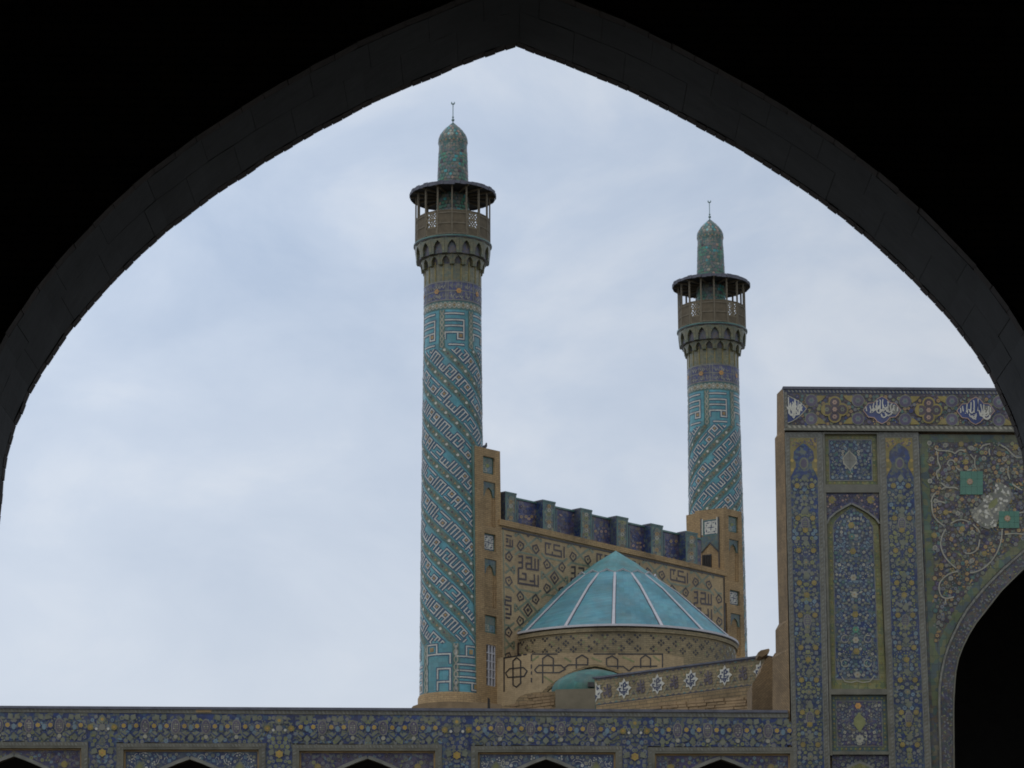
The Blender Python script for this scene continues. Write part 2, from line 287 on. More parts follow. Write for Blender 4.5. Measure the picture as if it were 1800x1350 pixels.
# ------------------------------------------------------------------ flat glaze work: coloured pieces laid in layers on a surface
def _sub(pts, step):
    o = [pts[0]]
    for a, b in zip(pts, pts[1:]):
        d = math.dist(a, b); k = max(1, int(math.ceil(d / step)))
        o += [(a[0] + (b[0] - a[0]) * i / k, a[1] + (b[1] - a[1]) * i / k) for i in range(1, k + 1)]
    return o
class Art:
    """2D drawing mapped to a surface by mapf(x, y, h)"""
    def __init__(s, mapf, lay=0.004, step=None, base=0.004, flip=False):
        s.mb = MB(); s.f = mapf; s.lay = lay; s.step = step; s.base = base; s.flip = flip; s.k = 0
    def H(s, l): return s.base + s.lay * l
    def poly(s, pts, mat, l=0):
        a = sum(p[0] * q[1] - q[0] * p[1] for p, q in zip(pts, pts[1:] + pts[:1]))
        if (a < 0) != s.flip: pts = list(reversed(pts))
        s.k = (s.k + 29) % 64; h = s.H(l) + s.lay * 0.88 * s.k / 64; s.mb.face([s.f(x, y, h) for x, y in pts], mat)
    def rect(s, x0, y0, x1, y1, mat, l=0): s.poly([(x0, y0), (x1, y0), (x1, y1), (x0, y1)], mat, l)
    def disc(s, x, y, r, mat, l=0, n=8, ry=None, rot=0.0):
        ry = ry or r; s.poly([(x + r * math.cos(rot + 2 * math.pi * i / n), y + ry * math.sin(rot + 2 * math.pi * i / n)) for i in range(n)], mat, l)
    def stroke(s, pts, w, mat, l=0, closed=False, clip=None, square=0.0):
        pts = [tuple(p) for p in pts]
        if closed: pts = pts + [pts[0]]
        if square and not closed:
            for i, j in ((0, 1), (-1, -2)):
                d = math.dist(pts[i], pts[j]) or 1; pts[i] = tuple(pts[i][k] + (pts[i][k] - pts[j][k]) / d * square for k in (0, 1))
        if s.step: pts = _sub(pts, s.step)
        n = len(pts); off = []
        for i in range(n):
            if closed: a, b, c = pts[i - 1] if i else pts[-2], pts[i], pts[i + 1] if i < n - 1 else pts[1]
            else: a, b, c = pts[max(i - 1, 0)], pts[i], pts[min(i + 1, n - 1)]
            def nrm(p, q):
                d = math.dist(p, q)
                return (-(q[1] - p[1]) / d, (q[0] - p[0]) / d) if d > 1e-9 else None
            n0, n1 = nrm(a, b), nrm(b, c); n0 = n0 or n1; n1 = n1 or n0
            mx, my = n0[0] + n1[0], n0[1] + n1[1]; k = mx * mx + my * my
            if k < 0.2: mx, my, k = n1[0], n1[1], 1.0; sc_ = 1.0
            else: sc_ = min(2.0 / k, 1.6)
            off.append((mx * sc_ * w / 2, my * sc_ * w / 2))
        for i in range(n - 1):
            if clip and not (clip(*pts[i]) and clip(*pts[i + 1])): continue
            p, q, o0, o1 = pts[i], pts[i + 1], off[i], off[i + 1]
            s.poly([(p[0] + o0[0], p[1] + o0[1]), (p[0] - o0[0], p[1] - o0[1]), (q[0] - o1[0], q[1] - o1[1]), (q[0] + o1[0], q[1] + o1[1])], mat, l)
    def rosette(s, x, y, r, mat, core, l=1, n=6, rot=0.0):
        pts = []
        for i in range(n * 2):
            a = rot + math.pi * i / n; q = r if i % 2 == 0 else r * 0.8; pts.append((x + q * math.cos(a), y + q * math.sin(a)))
        s.poly(pts, mat, l)
        if core: s.disc(x, y, r * 0.28, core, l + 1, 5)
    def leaf(s, x, y, r, ang, mat, l=1, fat=0.45):
        c, d = math.cos(ang), math.sin(ang); pts = [(-1, 0), (-0.3, -fat), (0.4, -fat * 0.7), (1, 0), (0.4, fat * 0.7), (-0.3, fat)]
        s.poly([(x + r * (a * c - b * d), y + r * (a * d + b * c)) for a, b in pts], mat, l)
    def palm(s, x, y, r, ang, mat, l=1):
        c, d = math.cos(ang), math.sin(ang); pts = [(-1, 0), (-0.5, -0.5), (0.1, -0.85), (0.45, -0.5), (0.7, -0.22), (1, 0), (0.7, 0.22), (0.45, 0.5), (0.1, 0.85), (-0.5, 0.5)]
        s.poly([(x + r * (a * c - b * d), y + r * (a * d + b * c)) for a, b in pts], mat, l)
    def rope(s, p0, p1, w, per, ma, mb_, l=0):
        """twisted cord border of slanting dashes on a darker fillet"""
        L_ = math.dist(p0, p1); n = max(1, int(L_ / per)); dx, dy = (p1[0] - p0[0]) / L_, (p1[1] - p0[1]) / L_; nx, ny = -dy, dx
        s.stroke([p0, p1], w, mb_, l)
        for i in range(n):
            t = (i + 0.1) * L_ / n; e = per * 0.5; g = per * 0.35
            q = [(t, -0.38 * w), (t + e, -0.38 * w), (t + e + g, 0.38 * w), (t + g, 0.38 * w)]
            s.poly([(p0[0] + dx * a + nx * b, p0[1] + dy * a + ny * b) for a, b in q], ma, l + 1)
    def flora(s, x0, y0, x1, y1, gap, seed, pal, inside=None, mirror='x', size=1.0, l=1, stems='offwhite', stem_n=None, edge='navy'):
        """dense scrolls, rosettes, leaves and buds, mirrored about the field's axis"""
        rnd = random.Random(seed); cx, cy = (x0 + x1) / 2, (y0 + y1) / 2
        hx = cx if mirror == 'x' else x1; hy = cy if mirror == 'y' else y1
        pts = []; tries = int((hx - x0) * (hy - y0) / (gap * gap) * 9) + 20
        for _ in range(tries):
            p = (rnd.uniform(x0 + gap * 0.4, hx), rnd.uniform(y0 + gap * 0.4, hy - gap * 0.2))
            if all((p[0] - q[0]) ** 2 + (p[1] - q[1]) ** 2 > gap * gap * 0.72 for q in pts): pts.append(p)
        def both(fn, p, a):
            for m in (0, 1):
                if m and mirror is None: break
                q = p if not m else ((2 * cx - p[0], p[1]) if mirror == 'x' else (p[0], 2 * cy - p[1]))
                b = a if not m else ((math.pi - a) if mirror == 'x' else -a)
                if inside and not inside(*q): continue
                fn(q, b, m)
        for p in pts:
            a = rnd.uniform(0, 6.28); k = rnd.random(); c = rnd.choice(pal); c2 = rnd.choice(pal); r = gap * rnd.uniform(0.42, 0.60) * size
            if k < 0.36:
                n = rnd.choice((5, 6, 8)); both(lambda q, b, m: (s.disc(q[0], q[1], r * 1.28, edge, l + 1, 8), s.rosette(q[0], q[1], r, c, c2 if c2 != c else 'navy', l + 2, n, b)), p, a)
            elif k < 0.72: both(lambda q, b, m: (s.palm(q[0], q[1], r * 1.45, b, edge, l + 1), s.palm(q[0], q[1], r * 1.1, b, c, l + 2), s.disc(q[0], q[1], r * .3, c2, l + 3, 5)), p, a)
            elif k < 0.86:
                both(lambda q, b, m: (s.leaf(q[0], q[1], r * 1.2, b, c, l + 2), s.leaf(q[0] + r * 0.8 * math.cos(b + 2), q[1] + r * 0.8 * math.sin(b + 2), r * 0.8, b + 1.1, c2, l + 2)), p, a)
            else: both(lambda q, b, m: [s.disc(q[0] + r * 0.75 * math.cos(b + j * 2.1), q[1] + r * 0.75 * math.sin(b + j * 2.1), r * 0.42, c, l + 2, 6) for j in range(3)], p, a)
        for _ in range(stem_n if stem_n is not None else len(pts) // 3):
            p = rnd.choice(pts) if pts else (cx, cy); a = rnd.uniform(0, 6.28); rr = gap * rnd.uniform(0.7, 1.5); sw = rnd.choice((-1, 1)) * rnd.uniform(1.6, 3.4)
            def arc(q, b, m):
                t = sw * (-1 if m else 1); n = 7
                pp = [(q[0] + rr * math.cos(b + t * i / n), q[1] + rr * math.sin(b + t * i / n)) for i in range(n + 1)]
                s.stroke(pp, gap * 0.11, stems, l, clip=lambda x, y: x0 < x < x1 and y0 < y < y1 and (not inside or inside(x, y)))
            both(arc, p, a)
    def build(s, name, parent, stuff=True):
        o = s.mb.build(name, parent, merge=False)
        if stuff: o['kind'] = 'stuff'
        return o
def inpoly(poly):
    def f(x, y):
        c = False; n = len(poly)
        for i in range(n):
            (xa, ya), (xb, yb) = poly[i], poly[i - 1]
            if (ya > y) != (yb > y) and x < (xb - xa) * (y - ya) / (yb - ya) + xa: c = not c
        return c
    return f
# square Kufic strokes, letter height 5: list of strokes, list of eye squares (x, y, half), advance
KUF = {
 'I': ([[(0, 0), (0, 5)]], [], 1.9),
 'A': ([[(0, 0), (0, 4.9), (2.6, 4.9), (2.6, 0)], [(0, 2.3), (2.6, 2.3)]], [(1.3, 3.6, 0.62)], 4.5),
 'N': ([[(0, 0), (0, 5), (4, 5), (4, 0)], [(2, 5), (2, 0)]], [], 5.9),
 'P': ([[(0, 0), (0, 5), (5, 5), (5, 2.2), (2.5, 2.2), (2.5, 5)], [(1.9, 0), (5, 0)]], [(3.75, 3.6, 0.62)], 6.8),
 'K': ([[(0, 2.5), (0, 0), (3.4, 0), (3.4, 4.9), (8.6, 4.9), (8.6, 0), (5.3, 0), (5.3, 2.4)], [(1.7, 0), (1.7, 2.5)], [(6.95, 4.9), (6.95, 2.4)]], [], 10.3),
 'M': ([[(0, 2.2), (0, 0), (6.4, 0)], [(3.6, 0), (3.6, 2.6), (6.4, 2.6), (6.4, 0)], [(0, 5), (6.4, 5)]], [(5.0, 1.3, 0.62)], 8.2),
 'L': ([[(0, 5), (0, 0), (2.3, 0), (2.3, 5)]], [], 4.2),
 'H': ([[(0, 0), (5.6, 0)], [(0, 2.4), (0, 5), (5.6, 5), (5.6, 2.4), (2.8, 2.4)]], [], 7.4),
 'T': ([[(0, 2.5), (0, 0), (6, 0), (6, 5)], [(2, 0), (2, 2.5)], [(4, 0), (4, 2.5)]], [], 7.8),
 'W': ([[(-0.8, 0), (2.7, 0), (2.7, 4.9), (0, 4.9), (0, 2.4), (2.7, 2.4)]], [(1.35, 3.65, 0.62)], 4.6),
}
def kufic(art, seq, x, u, toxy, wmat='white', omat='navy', eye='ochre', l=1, clip=None, ww=0.86, ow=1.75):
    for ch in seq:
        st, eyes, adv = KUF[ch]
        for p in st:
            q = [toxy((x + a) * u, b * u) for a, b in p]
            if omat: art.stroke(q, ow * u, omat, l, clip=clip, square=0.55 * u)
            art.stroke(q, ww * u, wmat, l + 1, clip=clip, square=0.3 * u)
        for a, b, h in eyes:
            c = toxy((x + a) * u, b * u)
            if clip and not clip(*c): continue
            q = [toxy((x + a + i * h) * u, (b + j * h) * u) for i, j in ((-1, -1), (1, -1), (1, 1), (-1, 1))]
            art.poly(q, eye, l + 2)
        x += adv
    return x

# ================================================================== THE LARGE STRUCTURE
ground = MB(); ground.face([(-900, -700, 0), (900, -700, 0), (900, 1100, 0), (-900, 1100, 0)], 'paving')
g = ground.build('ground'); g['kind'] = 'structure'

# ------------------------------------------------------------------ the dark arch the camera looks through
YF, YN = 20.0, 20.0 / 1.072
edge_px = [(-9, 1000), (-5, 937), (-1, 907), (3, 870), (5.5, 833), (10, 804), (18.5, 774), (26, 748), (37, 726), (48, 696), (67, 663), (89, 630), (111, 596), (130, 572), (163, 533), (200, 493), (233, 459),
 (256, 438), (296, 402), (324, 382), (373, 344), (400, 326), (431, 307), (467, 282), (500, 263), (529, 246), (560, 228), (600, 208), (644, 184), (683, 167), (728, 147), (767, 132), (800, 117),
 (843, 101), (883, 87), (908, 79), (943, 93), (990, 110), (1033, 128), (1077, 145), (1117, 163), (1167, 188), (1200, 206), (1250, 233), (1300, 261), (1350, 291), (1400, 323), (1438, 349), (1489, 387),
 (1515, 408), (1539, 429), (1575, 461), (1598, 484), (1625, 512), (1655, 543), (1677, 568), (1702, 601), (1720, 626), (1738, 653), (1754, 685), (1773, 725), (1785, 754), (1797, 792), (1803, 830), (1808, 880), (1810, 940), (1811, 1000)]
prof = [at(x, y, YF) for x, y in edge_px]
prof = [(p.x, p.z) for p in prof]
fa = thing('framing_arch', 'dark pointed brick arch in the foreground framing the whole view', 'arch')
ZT = 17.0; XL, XR = prof[0][0], prof[-1][0]
def spandrel(mb, Y, mat, xl=-16.0, xr=16.0, zt=ZT):
    for (xa, za), (xb, zb) in zip(prof, prof[1:]):
        if xb - xa > 1e-4: mb.face([(xa, Y, za), (xb, Y, zb), (xb, Y, zt), (xa, Y, zt)], mat)
    mb.face([(xl, Y, 0), (XL, Y, 0), (XL, Y, zt), (xl, Y, zt)], mat); mb.face([(XR, Y, 0), (xr, Y, 0), (xr, Y, zt), (XR, Y, zt)], mat)
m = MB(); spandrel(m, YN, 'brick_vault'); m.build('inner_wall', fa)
m = MB(); spandrel(m, YF + 0.02, 'brick_old', -40, 40); m.face([(-40, YF + 0.02, ZT), (40, YF + 0.02, ZT), (40, YN, ZT), (-40, YN, ZT)], 'brick_old'); m.build('outer_wall', fa)
m = MB()
core = [(XL, 0.0)] + prof + [(XR, 0.0)]
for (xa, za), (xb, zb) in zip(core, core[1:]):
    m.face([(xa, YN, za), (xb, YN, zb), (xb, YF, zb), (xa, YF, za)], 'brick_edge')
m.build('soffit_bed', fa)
# hall behind the arch: vault, side walls, back wall, floor
HX, HY = 9.0, -9.0
m = MB(); sec = [(-HX, 0), (-HX, 6), (-HX * 0.86, 9.2), (-HX * 0.5, 12.4), (0, 14.6), (HX * 0.5, 12.4), (HX * 0.86, 9.2), (HX, 6), (HX, 0)]
for (xa, za), (xb, zb) in zip(sec, sec[1:]): m.face([(xa, HY, za), (xb, HY, zb), (xb, YN + 0.03, zb), (xa, YN + 0.03, za)], 'brick_vault')
m.face([(x, HY, z) for x, z in sec], 'brick_vault'); m.build('vault', fa)
m = MB(); m.face([(-HX, HY, 0.02), (HX, HY, 0.02), (HX, YF, 0.02), (-HX, YF, 0.02)], 'paving'); m.build('hall_floor', fa)
# soffit slabs between the two edges, one after another round the arch
cum = [0.0]
for p, q in zip(core, core[1:]): cum.append(cum[-1] + math.dist(p, q))
def along(s):
    s = min(max(s, 0), cum[-1] - 1e-6)
    for i in range(len(core) - 1):
        if cum[i + 1] >= s:
            t = (s - cum[i]) / max(cum[i + 1] - cum[i], 1e-9); a, b = core[i], core[i + 1]
            return a[0] + (b[0] - a[0]) * t, a[1] + (b[1] - a[1]) * t, (b[0] - a[0]) / max(math.dist(a, b), 1e-9), (b[1] - a[1]) / max(math.dist(a, b), 1e-9)
def ring_block(mb, s0, s1, y0, y1, h0, h1, mat, n=3):
    """block on the intrados between arc lengths s0..s1, depths y0..y1, standing from h0 to h1 into the opening"""
    loop = []
    for i in range(n + 1):
        x, z, tx, tz = along(s0 + (s1 - s0) * i / n); loop.append((x, z, tz, -tx))       # inward normal (tz, -tx)
    for (xa, za, na, ma), (xb, zb, nb, mb_) in zip(loop, loop[1:]):
        A = [(xa + na * h0, y0, za + ma * h0), (xb + nb * h0, y0, zb + mb_ * h0), (xb + nb * h0, y1, zb + mb_ * h0), (xa + na * h0, y1, za + ma * h0)]
        B = [(xa + na * h1, y0, za + ma * h1), (xb + nb * h1, y0, zb + mb_ * h1), (xb + nb * h1, y1, zb + mb_ * h1), (xa + na * h1, y1, za + ma * h1)]
        mb.hexa(A, B, mat)
S0 = cum[1] - 2.2; S1 = cum[-2] + 2.2
rs = random.Random(3); rows = [(YN + 0.11, YN + 0.60), (YN + 0.605, YF - 0.102)]
for r_, (ya, yb) in enumerate(rows):
    s = S0 - 0.15 * r_
    while s < S1:
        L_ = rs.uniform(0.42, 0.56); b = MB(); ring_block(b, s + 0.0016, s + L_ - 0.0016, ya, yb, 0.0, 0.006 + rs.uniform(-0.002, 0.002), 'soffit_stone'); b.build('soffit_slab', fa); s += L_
for ya, yb, k in ((YF - 0.098, YF + 0.015, 'far'), (YN - 0.015, YN + 0.10, 'near')):
    s = S0
    n = 0
    while s < S1:
        L_ = (0.092 if k == 'far' else 0.21) + rs.uniform(-0.008, 0.010); b = MB(); h = 0.009 + rs.uniform(-0.004, 0.005)
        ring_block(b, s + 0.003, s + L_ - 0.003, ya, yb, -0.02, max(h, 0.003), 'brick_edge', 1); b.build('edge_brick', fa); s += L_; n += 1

# ------------------------------------------------------------------ courtyard wall: low tiled facade across the bottom of the view
FAC = Plane((0, 67.0, 0), (0, -1, 0))
def fslab(mb, poly, h0, h1, mat, P=FAC, front=None):
    mb.prism([P.px(x, y, h0) for x, y in poly], P.n * (h1 - h0), mat, front)
def rectp(x0, y0, x1, y1): return [(x0, y0), (x1, y0), (x1, y1), (x0, y1)]
cw = thing('courtyard_wall', 'low blue tiled courtyard wall with floral frieze and pointed niches along the bottom', 'wall')
def sl(x): return 0.0075 * x             # the photographed lines run down to the right by this much
TOPY = 1241.0
PAN = [(-108, 155, 24, 1329), (205, 467, 333, 1334), (514, 777, 646, 1333), (828, 1094, 960, 1334), (1139, 1401, 1268, 1334)]
zt = FAC.px(700, TOPY + sl(700)).z; BOT = 1640
zb = FAC.px(700, BOT).z; XA = FAC.px(-900, 1300).x; XB = FAC.px(1384, 1300).x
m = MB(); d = Vector((0, 1, 0))
def wbox(mb, x0, x1, z0, z1, y0, y1, mat): mb.box(((x0 + x1) / 2, (y0 + y1) / 2, (z0 + z1) / 2), (x1 - x0) / 2, (y1 - y0) / 2, (z1 - z0) / 2, mat)
zlint = FAC.px(700, 1316).z
wbox(m, XA, XB, zlint, zt - 0.05, 67.2, 69.6, 'brick_old')
wbox(m, XA, XB + 3, 0, zb, 67.2, 69.6, 'brick_old')
edges = [XA] + sum(([FAC.px(p[0] + 12, 1330).x, FAC.px(p[1] - 12, 1330).x] for p in PAN), []) + [XB]
for i in range(0, len(edges), 2): wbox(m, edges[i], edges[i + 1], zb, zlint - 0.002, 67.2, 69.6, 'brick_old')
wbox(m, XA, XB + 4, 0, zt - 0.2, 69.61, 72.6, 'dark_void')
m.build('wall_body', cw)
m = MB(); wbox(m, XA, XB + 0.02, zt - 0.049, zt + 0.02, 66.94, 69.7, 'coping'); m.build('coping', cw)
# front layer: frieze strip, piers between the panels
m = MB()
fslab(m, [(-900, TOPY - 6.7), (1384, TOPY + sl(1384)), (1384, 1303 + sl(1384)), (-900, 1303 - 6.7)], -0.2, 0.0, 'brick_old', front='field_blue'); fr = m.build('frieze', cw)
a = Art(FAC.px, base=0.014)
for k, (yo, w_) in enumerate(((TOPY + 6.5, 8),)): a.rope((-60, yo), (1386, yo + sl(1386)), w_, 7, 'rope', 'moulding')
PAL_F = ['sage', 'greytile', 'sage', 'sage', 'lightblue', 'greytile', 'olive', 'bluegrey', 'sage']
axes = [(-131, 0), (180, 0), (491, 0), (803, 0), (1116, 0), (1425, 0)]
rnd = random.Random(11)
for (xa, _), (xb, _) in zip(axes, axes[1:]):
    c = (xa + xb) / 2; yc = 1241 + sl(c)
    a.flora(xa + 24, yc + 15, xb - 24, yc + 62, 8.5, 21 + int(c), PAL_F, mirror='x', size=0.95, l=-2, stems='sage', edge='cobalt')
    k = 5; per = (xb - xa - 22 - 22) / k
    for i in range(k):
        x = xa + 22 + per * (i + 0.5); y = 1241 + sl(x)
        for s_ in (-1, 1):
            a.disc(x + s_ * 11, y + 33, 6.0, 'cobalt', 3, 8); a.rosette(x + s_ * 11, y + 33, 4.6, 'yellow', 'orange', 4, 6, 0.3)
            a.palm(x + s_ * 11, y + 47.5, 7.5, math.pi / 2 + s_ * 1.3, 'sage', 3); a.palm(x + s_ * 6, y + 18, 6.5, -math.pi / 2 + s_ * 0.6, 'sage', 3)
        a.disc(x, y + 36, 4, 'lightblue', 3, 8, 5.5); a.palm(x, y + 54, 7, math.pi / 2, 'sage', 3)
        a.stroke([(x - 16, y + 45), (x - 8, y + 51), (x, y + 44), (x + 8, y + 51), (x + 16, y + 45)], 1.6, 'cobalt', 5)
        x2 = x + per / 2
        if i < k - 1:
            a.disc(x2, y + 34, 8.5, 'greytile', 3, 12, 14); a.disc(x2, y + 34, 6.8, 'purple', 4, 12, 11.5)
            [a.disc(x2 + s2 * 3.1, y + 34 + t2 * 3.6, 1.6, rnd.choice(('greytile', 'sage', 'offwhite')), 5, 5) for s2 in (-1, 0, 1) for t2 in (-2, -1, 0, 1, 2) if abs(s2) + abs(t2) < 3]
            a.disc(x2, y + 52, 4, 'offwhite', 3, 6)
for x, _ in axes[1:5]:
    y = 1241 + sl(x)
    a.flora(x - 22, y + 14, x + 22, y + 130, 8.2, int(x) + 5, PAL_F, mirror='x', size=0.95, l=-2, stems='sage', edge='cobalt')
    for s_ in (-1, 1): a.rosette(x + s_ * 21, y + 36, 6, 'mustard', 'orange', 4, 8); a.disc(x + s_ * 10.5, y + 39, 2.6, 'white', 4, 6)
    a.palm(x, y + 22, 9, math.pi / 2, 'sage', 4); a.rosette(x, y + 22, 3.4, 'yellow', 'orange', 5, 6); a.disc(x, y + 36, 6, 'greytile', 4, 8)
    a.rosette(x, y + 81, 8.4, 'navy', None, 3, 6); a.rosette(x, y + 81, 7.4, 'yellow', 'orange', 4, 6, math.pi / 6)
    for s_ in (-1, 1): a.palm(x + s_ * 14, y + 78, 7, math.pi / 2 - s_ * 0.5, 'sage', 4)
a.rect(345, 1247.5, 372, 1252.5, 'ochre', 5); a.build('frieze_tile_pattern', fr)
m = MB()
for x0, x1 in ((155, 205), (467, 514), (777, 828), (1094, 1139)):
    q = MB(); fslab(q, [(x0, 1303.2 + sl(x0)), (x1, 1303.2 + sl(x1)), (x1, BOT), (x0, BOT)], -0.2, -0.001, 'brick_old', front='field_blue'); q.build('pier', cw)
q = MB(); fslab(q, [(-900, 1297), (-108, 1302.4), (-108, BOT), (-900, BOT)], -0.2, -0.001, 'brick_old', front='field_blue'); q.build('end_bay', cw)
HALF = [(0, 0), (21, 7.5), (43, 17), (66, 29), (86, 45), (98, 66), (101, 100)]
for k, (xo, xi, ax, ay) in enumerate(PAN):
    pn = bpy.data.objects.new('niche_panel', None); COL.objects.link(pn); pn.parent = cw
    yt = 1304 + sl((xo + xi) / 2)
    q = MB()
    for poly in (rectp(xo, yt, xi, yt + 11), rectp(xo, yt + 11.02, xo + 12, BOT), rectp(xi - 12, yt + 11.02, xi, BOT)): fslab(q, poly, -0.2, 0.025, 'moulding')
    fb = q.build('frame', pn)
    a = Art(FAC.px, base=0.029)
    for p0, p1 in (((xo, yt + 4), (xi, yt + 4)), ((xo + 4, yt + 7), (xo + 4, 1352)), ((xi - 4, yt + 7), (xi - 4, 1352))): a.rope(p0, p1, 6.5, 6, 'rope', 'moulding')
    a.build('rope_border', fb)
    q = MB()      # inner step, a thin dark fillet
    for poly in (rectp(xo + 12.1, yt + 11.1, xi - 12.1, yt + 14), rectp(xo + 12.1, yt + 14, xo + 15, BOT), rectp(xi - 15, yt + 14, xi - 12.1, BOT)): fslab(q, poly, -0.2, -0.07, 'ochre')
    q.build('inner_fillet', pn)
    fld = 'field_sky' if k % 2 else 'field_violet'
    L0, R0, T0 = xo + 15.1, xi - 15.1, yt + 14.1
    lp = [(ax - x, ay + y) for x, y in HALF] + [(ax - 101, BOT)]; rp_ = [(ax + x, ay + y) for x, y in HALF] + [(ax + 101, BOT)]
    q = MB(); fslab(q, [(L0, T0), (ax, T0)] + lp + [(L0, BOT)], -0.32, -0.10, 'brick_old', front=fld); fslab(q, [(ax, T0), (R0, T0), (R0, BOT)] + list(reversed(rp_)), -0.32, -0.10, 'brick_old', front=fld)
    spd = q.build('spandrel', pn)
    a = Art(lambda x, y, h: FAC.px(x, y, h - 0.10))
    reg = inpoly([(L0, T0), (R0, T0), (R0, BOT)] + [(ax + x + 9, ay + y - 4) for x, y in reversed(HALF)][:-1] + [(ax, ay - 7)] + [(ax - x - 9, ay + y - 4) for x, y in HALF[1:]] + [(L0, BOT)])
    if k % 2:
        a.flora(L0, T0 + 1, R0, 1362, 8.5, 40 + k, ['lightblue', 'white', 'lightblue', 'bluegrey', 'offwhite', 'sage'], reg, size=0.85, l=0, stems='white', stem_n=34, edge='cobalt')
        for s_ in (-1, 1): a.palm(ax + s_ * 88, ay + 14, 11, math.pi / 2, 'sage', 4); a.palm(ax + s_ * 88, ay + 13, 6, math.pi / 2, 'olive', 5)
    else:
        a.flora(L0, T0 + 1, R0, 1362, 8.0, 40 + k, ['bluegrey', 'sage', 'purple', 'olive', 'plum', 'bluegrey', 'lightblue'], reg, size=0.85, l=0, stems='bluegrey', edge='purple')
        for s_ in (-1, 1): a.rosette(ax + s_ * 88, ay + 14, 6.5, 'mustard', 'ochre', 4, 8)
    a.build('spandrel_tile_pattern', spd)
    a = Art(lambda x, y, h: FAC.px(x, y, h - 0.09))
    tr = [(ax - x, ay + y) for x, y in reversed(HALF)] + [(ax + x, ay + y) for x, y in HALF[1:]]
    q = MB()
    for p0, p1 in zip(tr, tr[1:]):
        n = Vector((-(p1[1] - p0[1]), p1[0] - p0[0])).normalized() * -6
        fslab(q, [p0, p1, (p1[0] + n.x, p1[1] + n.y), (p0[0] + n.x, p0[1] + n.y)], -0.33, -0.055, 'moulding', front='greytile')
    q.build('arch_moulding', pn)
    q = MB(); xc = FAC.px(ax, 1400); hw = 1.72; zn = FAC.px(ax, 1300).z
    wbox(q, xc.x - hw, xc.x + hw, zb, zn, 69.2, 69.55, 'dark_void'); q.build('niche_back', pn)

# ------------------------------------------------------------------ the big iwan portal on the right
po = thing('iwan_portal', 'tall blue tiled iwan portal with dark arch on the right', 'portal')
PXC = FAC.px(2020, 900).x
INN = [(1678, 1700), (1678, 1350), (1677, 1240), (1680, 1186), (1686, 1156), (1698, 1126), (1713, 1100), (1732, 1076), (1760, 1040), (1800, 1000), (1850, 957), (1910, 910), (1970, 868), (2020, 838)]
OUT = [(1652, 1700), (1652, 1350), (1649, 1240), (1650, 1200), (1656, 1166), (1666, 1134), (1681, 1100), (1700, 1068), (1722, 1040), (1760, 1001), (1800, 966), (1850, 925), (1910, 878), (1970, 838), (2020, 808)]
ytop = lambda x: 683.0 + 0.0078 * (x - 1370)
zpt = FAC.px(1500, ytop(1500)).z
XPL = FAC.px(1392, 1000).x; YB = 69.1
def px_in(xz, Y): return [(x, Y, z) for x, z in xz]
inn = [(FAC.px(x, y).x, FAC.px(x, y).z) for x, y in INN]; inn[0] = (inn[0][0], 0.0)
inn_full = inn + [(2 * PXC - x, z) for x, z in reversed(inn[:-1])]
XPR = 2 * PXC - XPL
m = MB()
for Y in (67.15, YB):
    m.face([(XPL + (0.9 if Y > 68 else 0), Y, 0)] + [(x, Y, z) for x, z in inn] + [(PXC, Y, zpt), (XPL + (0.9 if Y > 68 else 0), Y, zpt)], 'brick_old')
    m.face([(XPR, Y, 0)] + [(2 * PXC - x, Y, z) for x, z in inn] + [(PXC, Y, zpt), (XPR, Y, zpt)], 'brick_old')
m.face([(XPR, 67.15, 0), (XPR, YB, 0), (XPR, YB, zpt), (XPR, 67.15, zpt)], 'brick_herring')
m.face([(XPL + .3, 67.15, zpt), (XPR, 67.15, zpt), (XPR, YB, zpt), (XPL + .9, YB, zpt)], 'coping')
for (xa, za), (xb, zb_) in zip(inn_full, inn_full[1:]): m.face([(xa, 67.15, za), (xb, 67.15, zb_), (xb, YB, zb_), (xa, YB, za)], 'field_dark')
m.build('body', po)
# brick flank facing the courtyard roofs, with its stepped back edge
bk = [at(x, y, 67.64) for x, y in ((1374.5, 683.5), (1365.5, 693), (1365.5, 765), (1362, 771), (1363.5, 860), (1366, 983), (1369, 1097), (1363, 1108), (1363.5, 1149), (1358, 1157), (1358, 1330))]
fx = lambda y: 1377.5 + (y - 683) * 0.0195
m = MB(); ft = [FAC.px(fx(y), y - 0.5) for y in (681, 688, 758, 763, 853, 976, 1090, 1101, 1142, 1150, 1322)]; inn_ = [Vector((XPL + 0.9, YB, p.z)) for p in bk]
for k in range(len(bk) - 1):
    m.face([ft[k], bk[k], bk[k + 1], ft[k + 1]], 'brick_herring'); m.face([bk[k], inn_[k], inn_[k + 1], bk[k + 1]], 'brick_herring')
m.face([ft[0], Vector((XPL + 0.9, 67.0, ft[0].z)), inn_[0], bk[0]], 'brick_herring')
lowz = [Vector((p.x, p.y, 0)) for p in (ft[-1], bk[-1], inn_[-1])]; m.face([ft[-1], bk[-1], lowz[1], lowz[0]], 'brick_herring'); m.face([bk[-1], inn_[-1], lowz[2], lowz[1]], 'brick_herring')
m.build('brick_flank', po)
# iwan interior
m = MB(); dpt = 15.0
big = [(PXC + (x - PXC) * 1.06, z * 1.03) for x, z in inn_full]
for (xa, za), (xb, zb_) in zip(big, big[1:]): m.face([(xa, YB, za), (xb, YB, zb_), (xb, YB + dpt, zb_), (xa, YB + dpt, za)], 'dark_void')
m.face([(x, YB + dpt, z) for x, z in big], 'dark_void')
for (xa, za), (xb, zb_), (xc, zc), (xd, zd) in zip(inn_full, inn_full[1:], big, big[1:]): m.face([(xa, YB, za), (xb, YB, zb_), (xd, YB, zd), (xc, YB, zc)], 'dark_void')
m.build('iwan_vault', po)
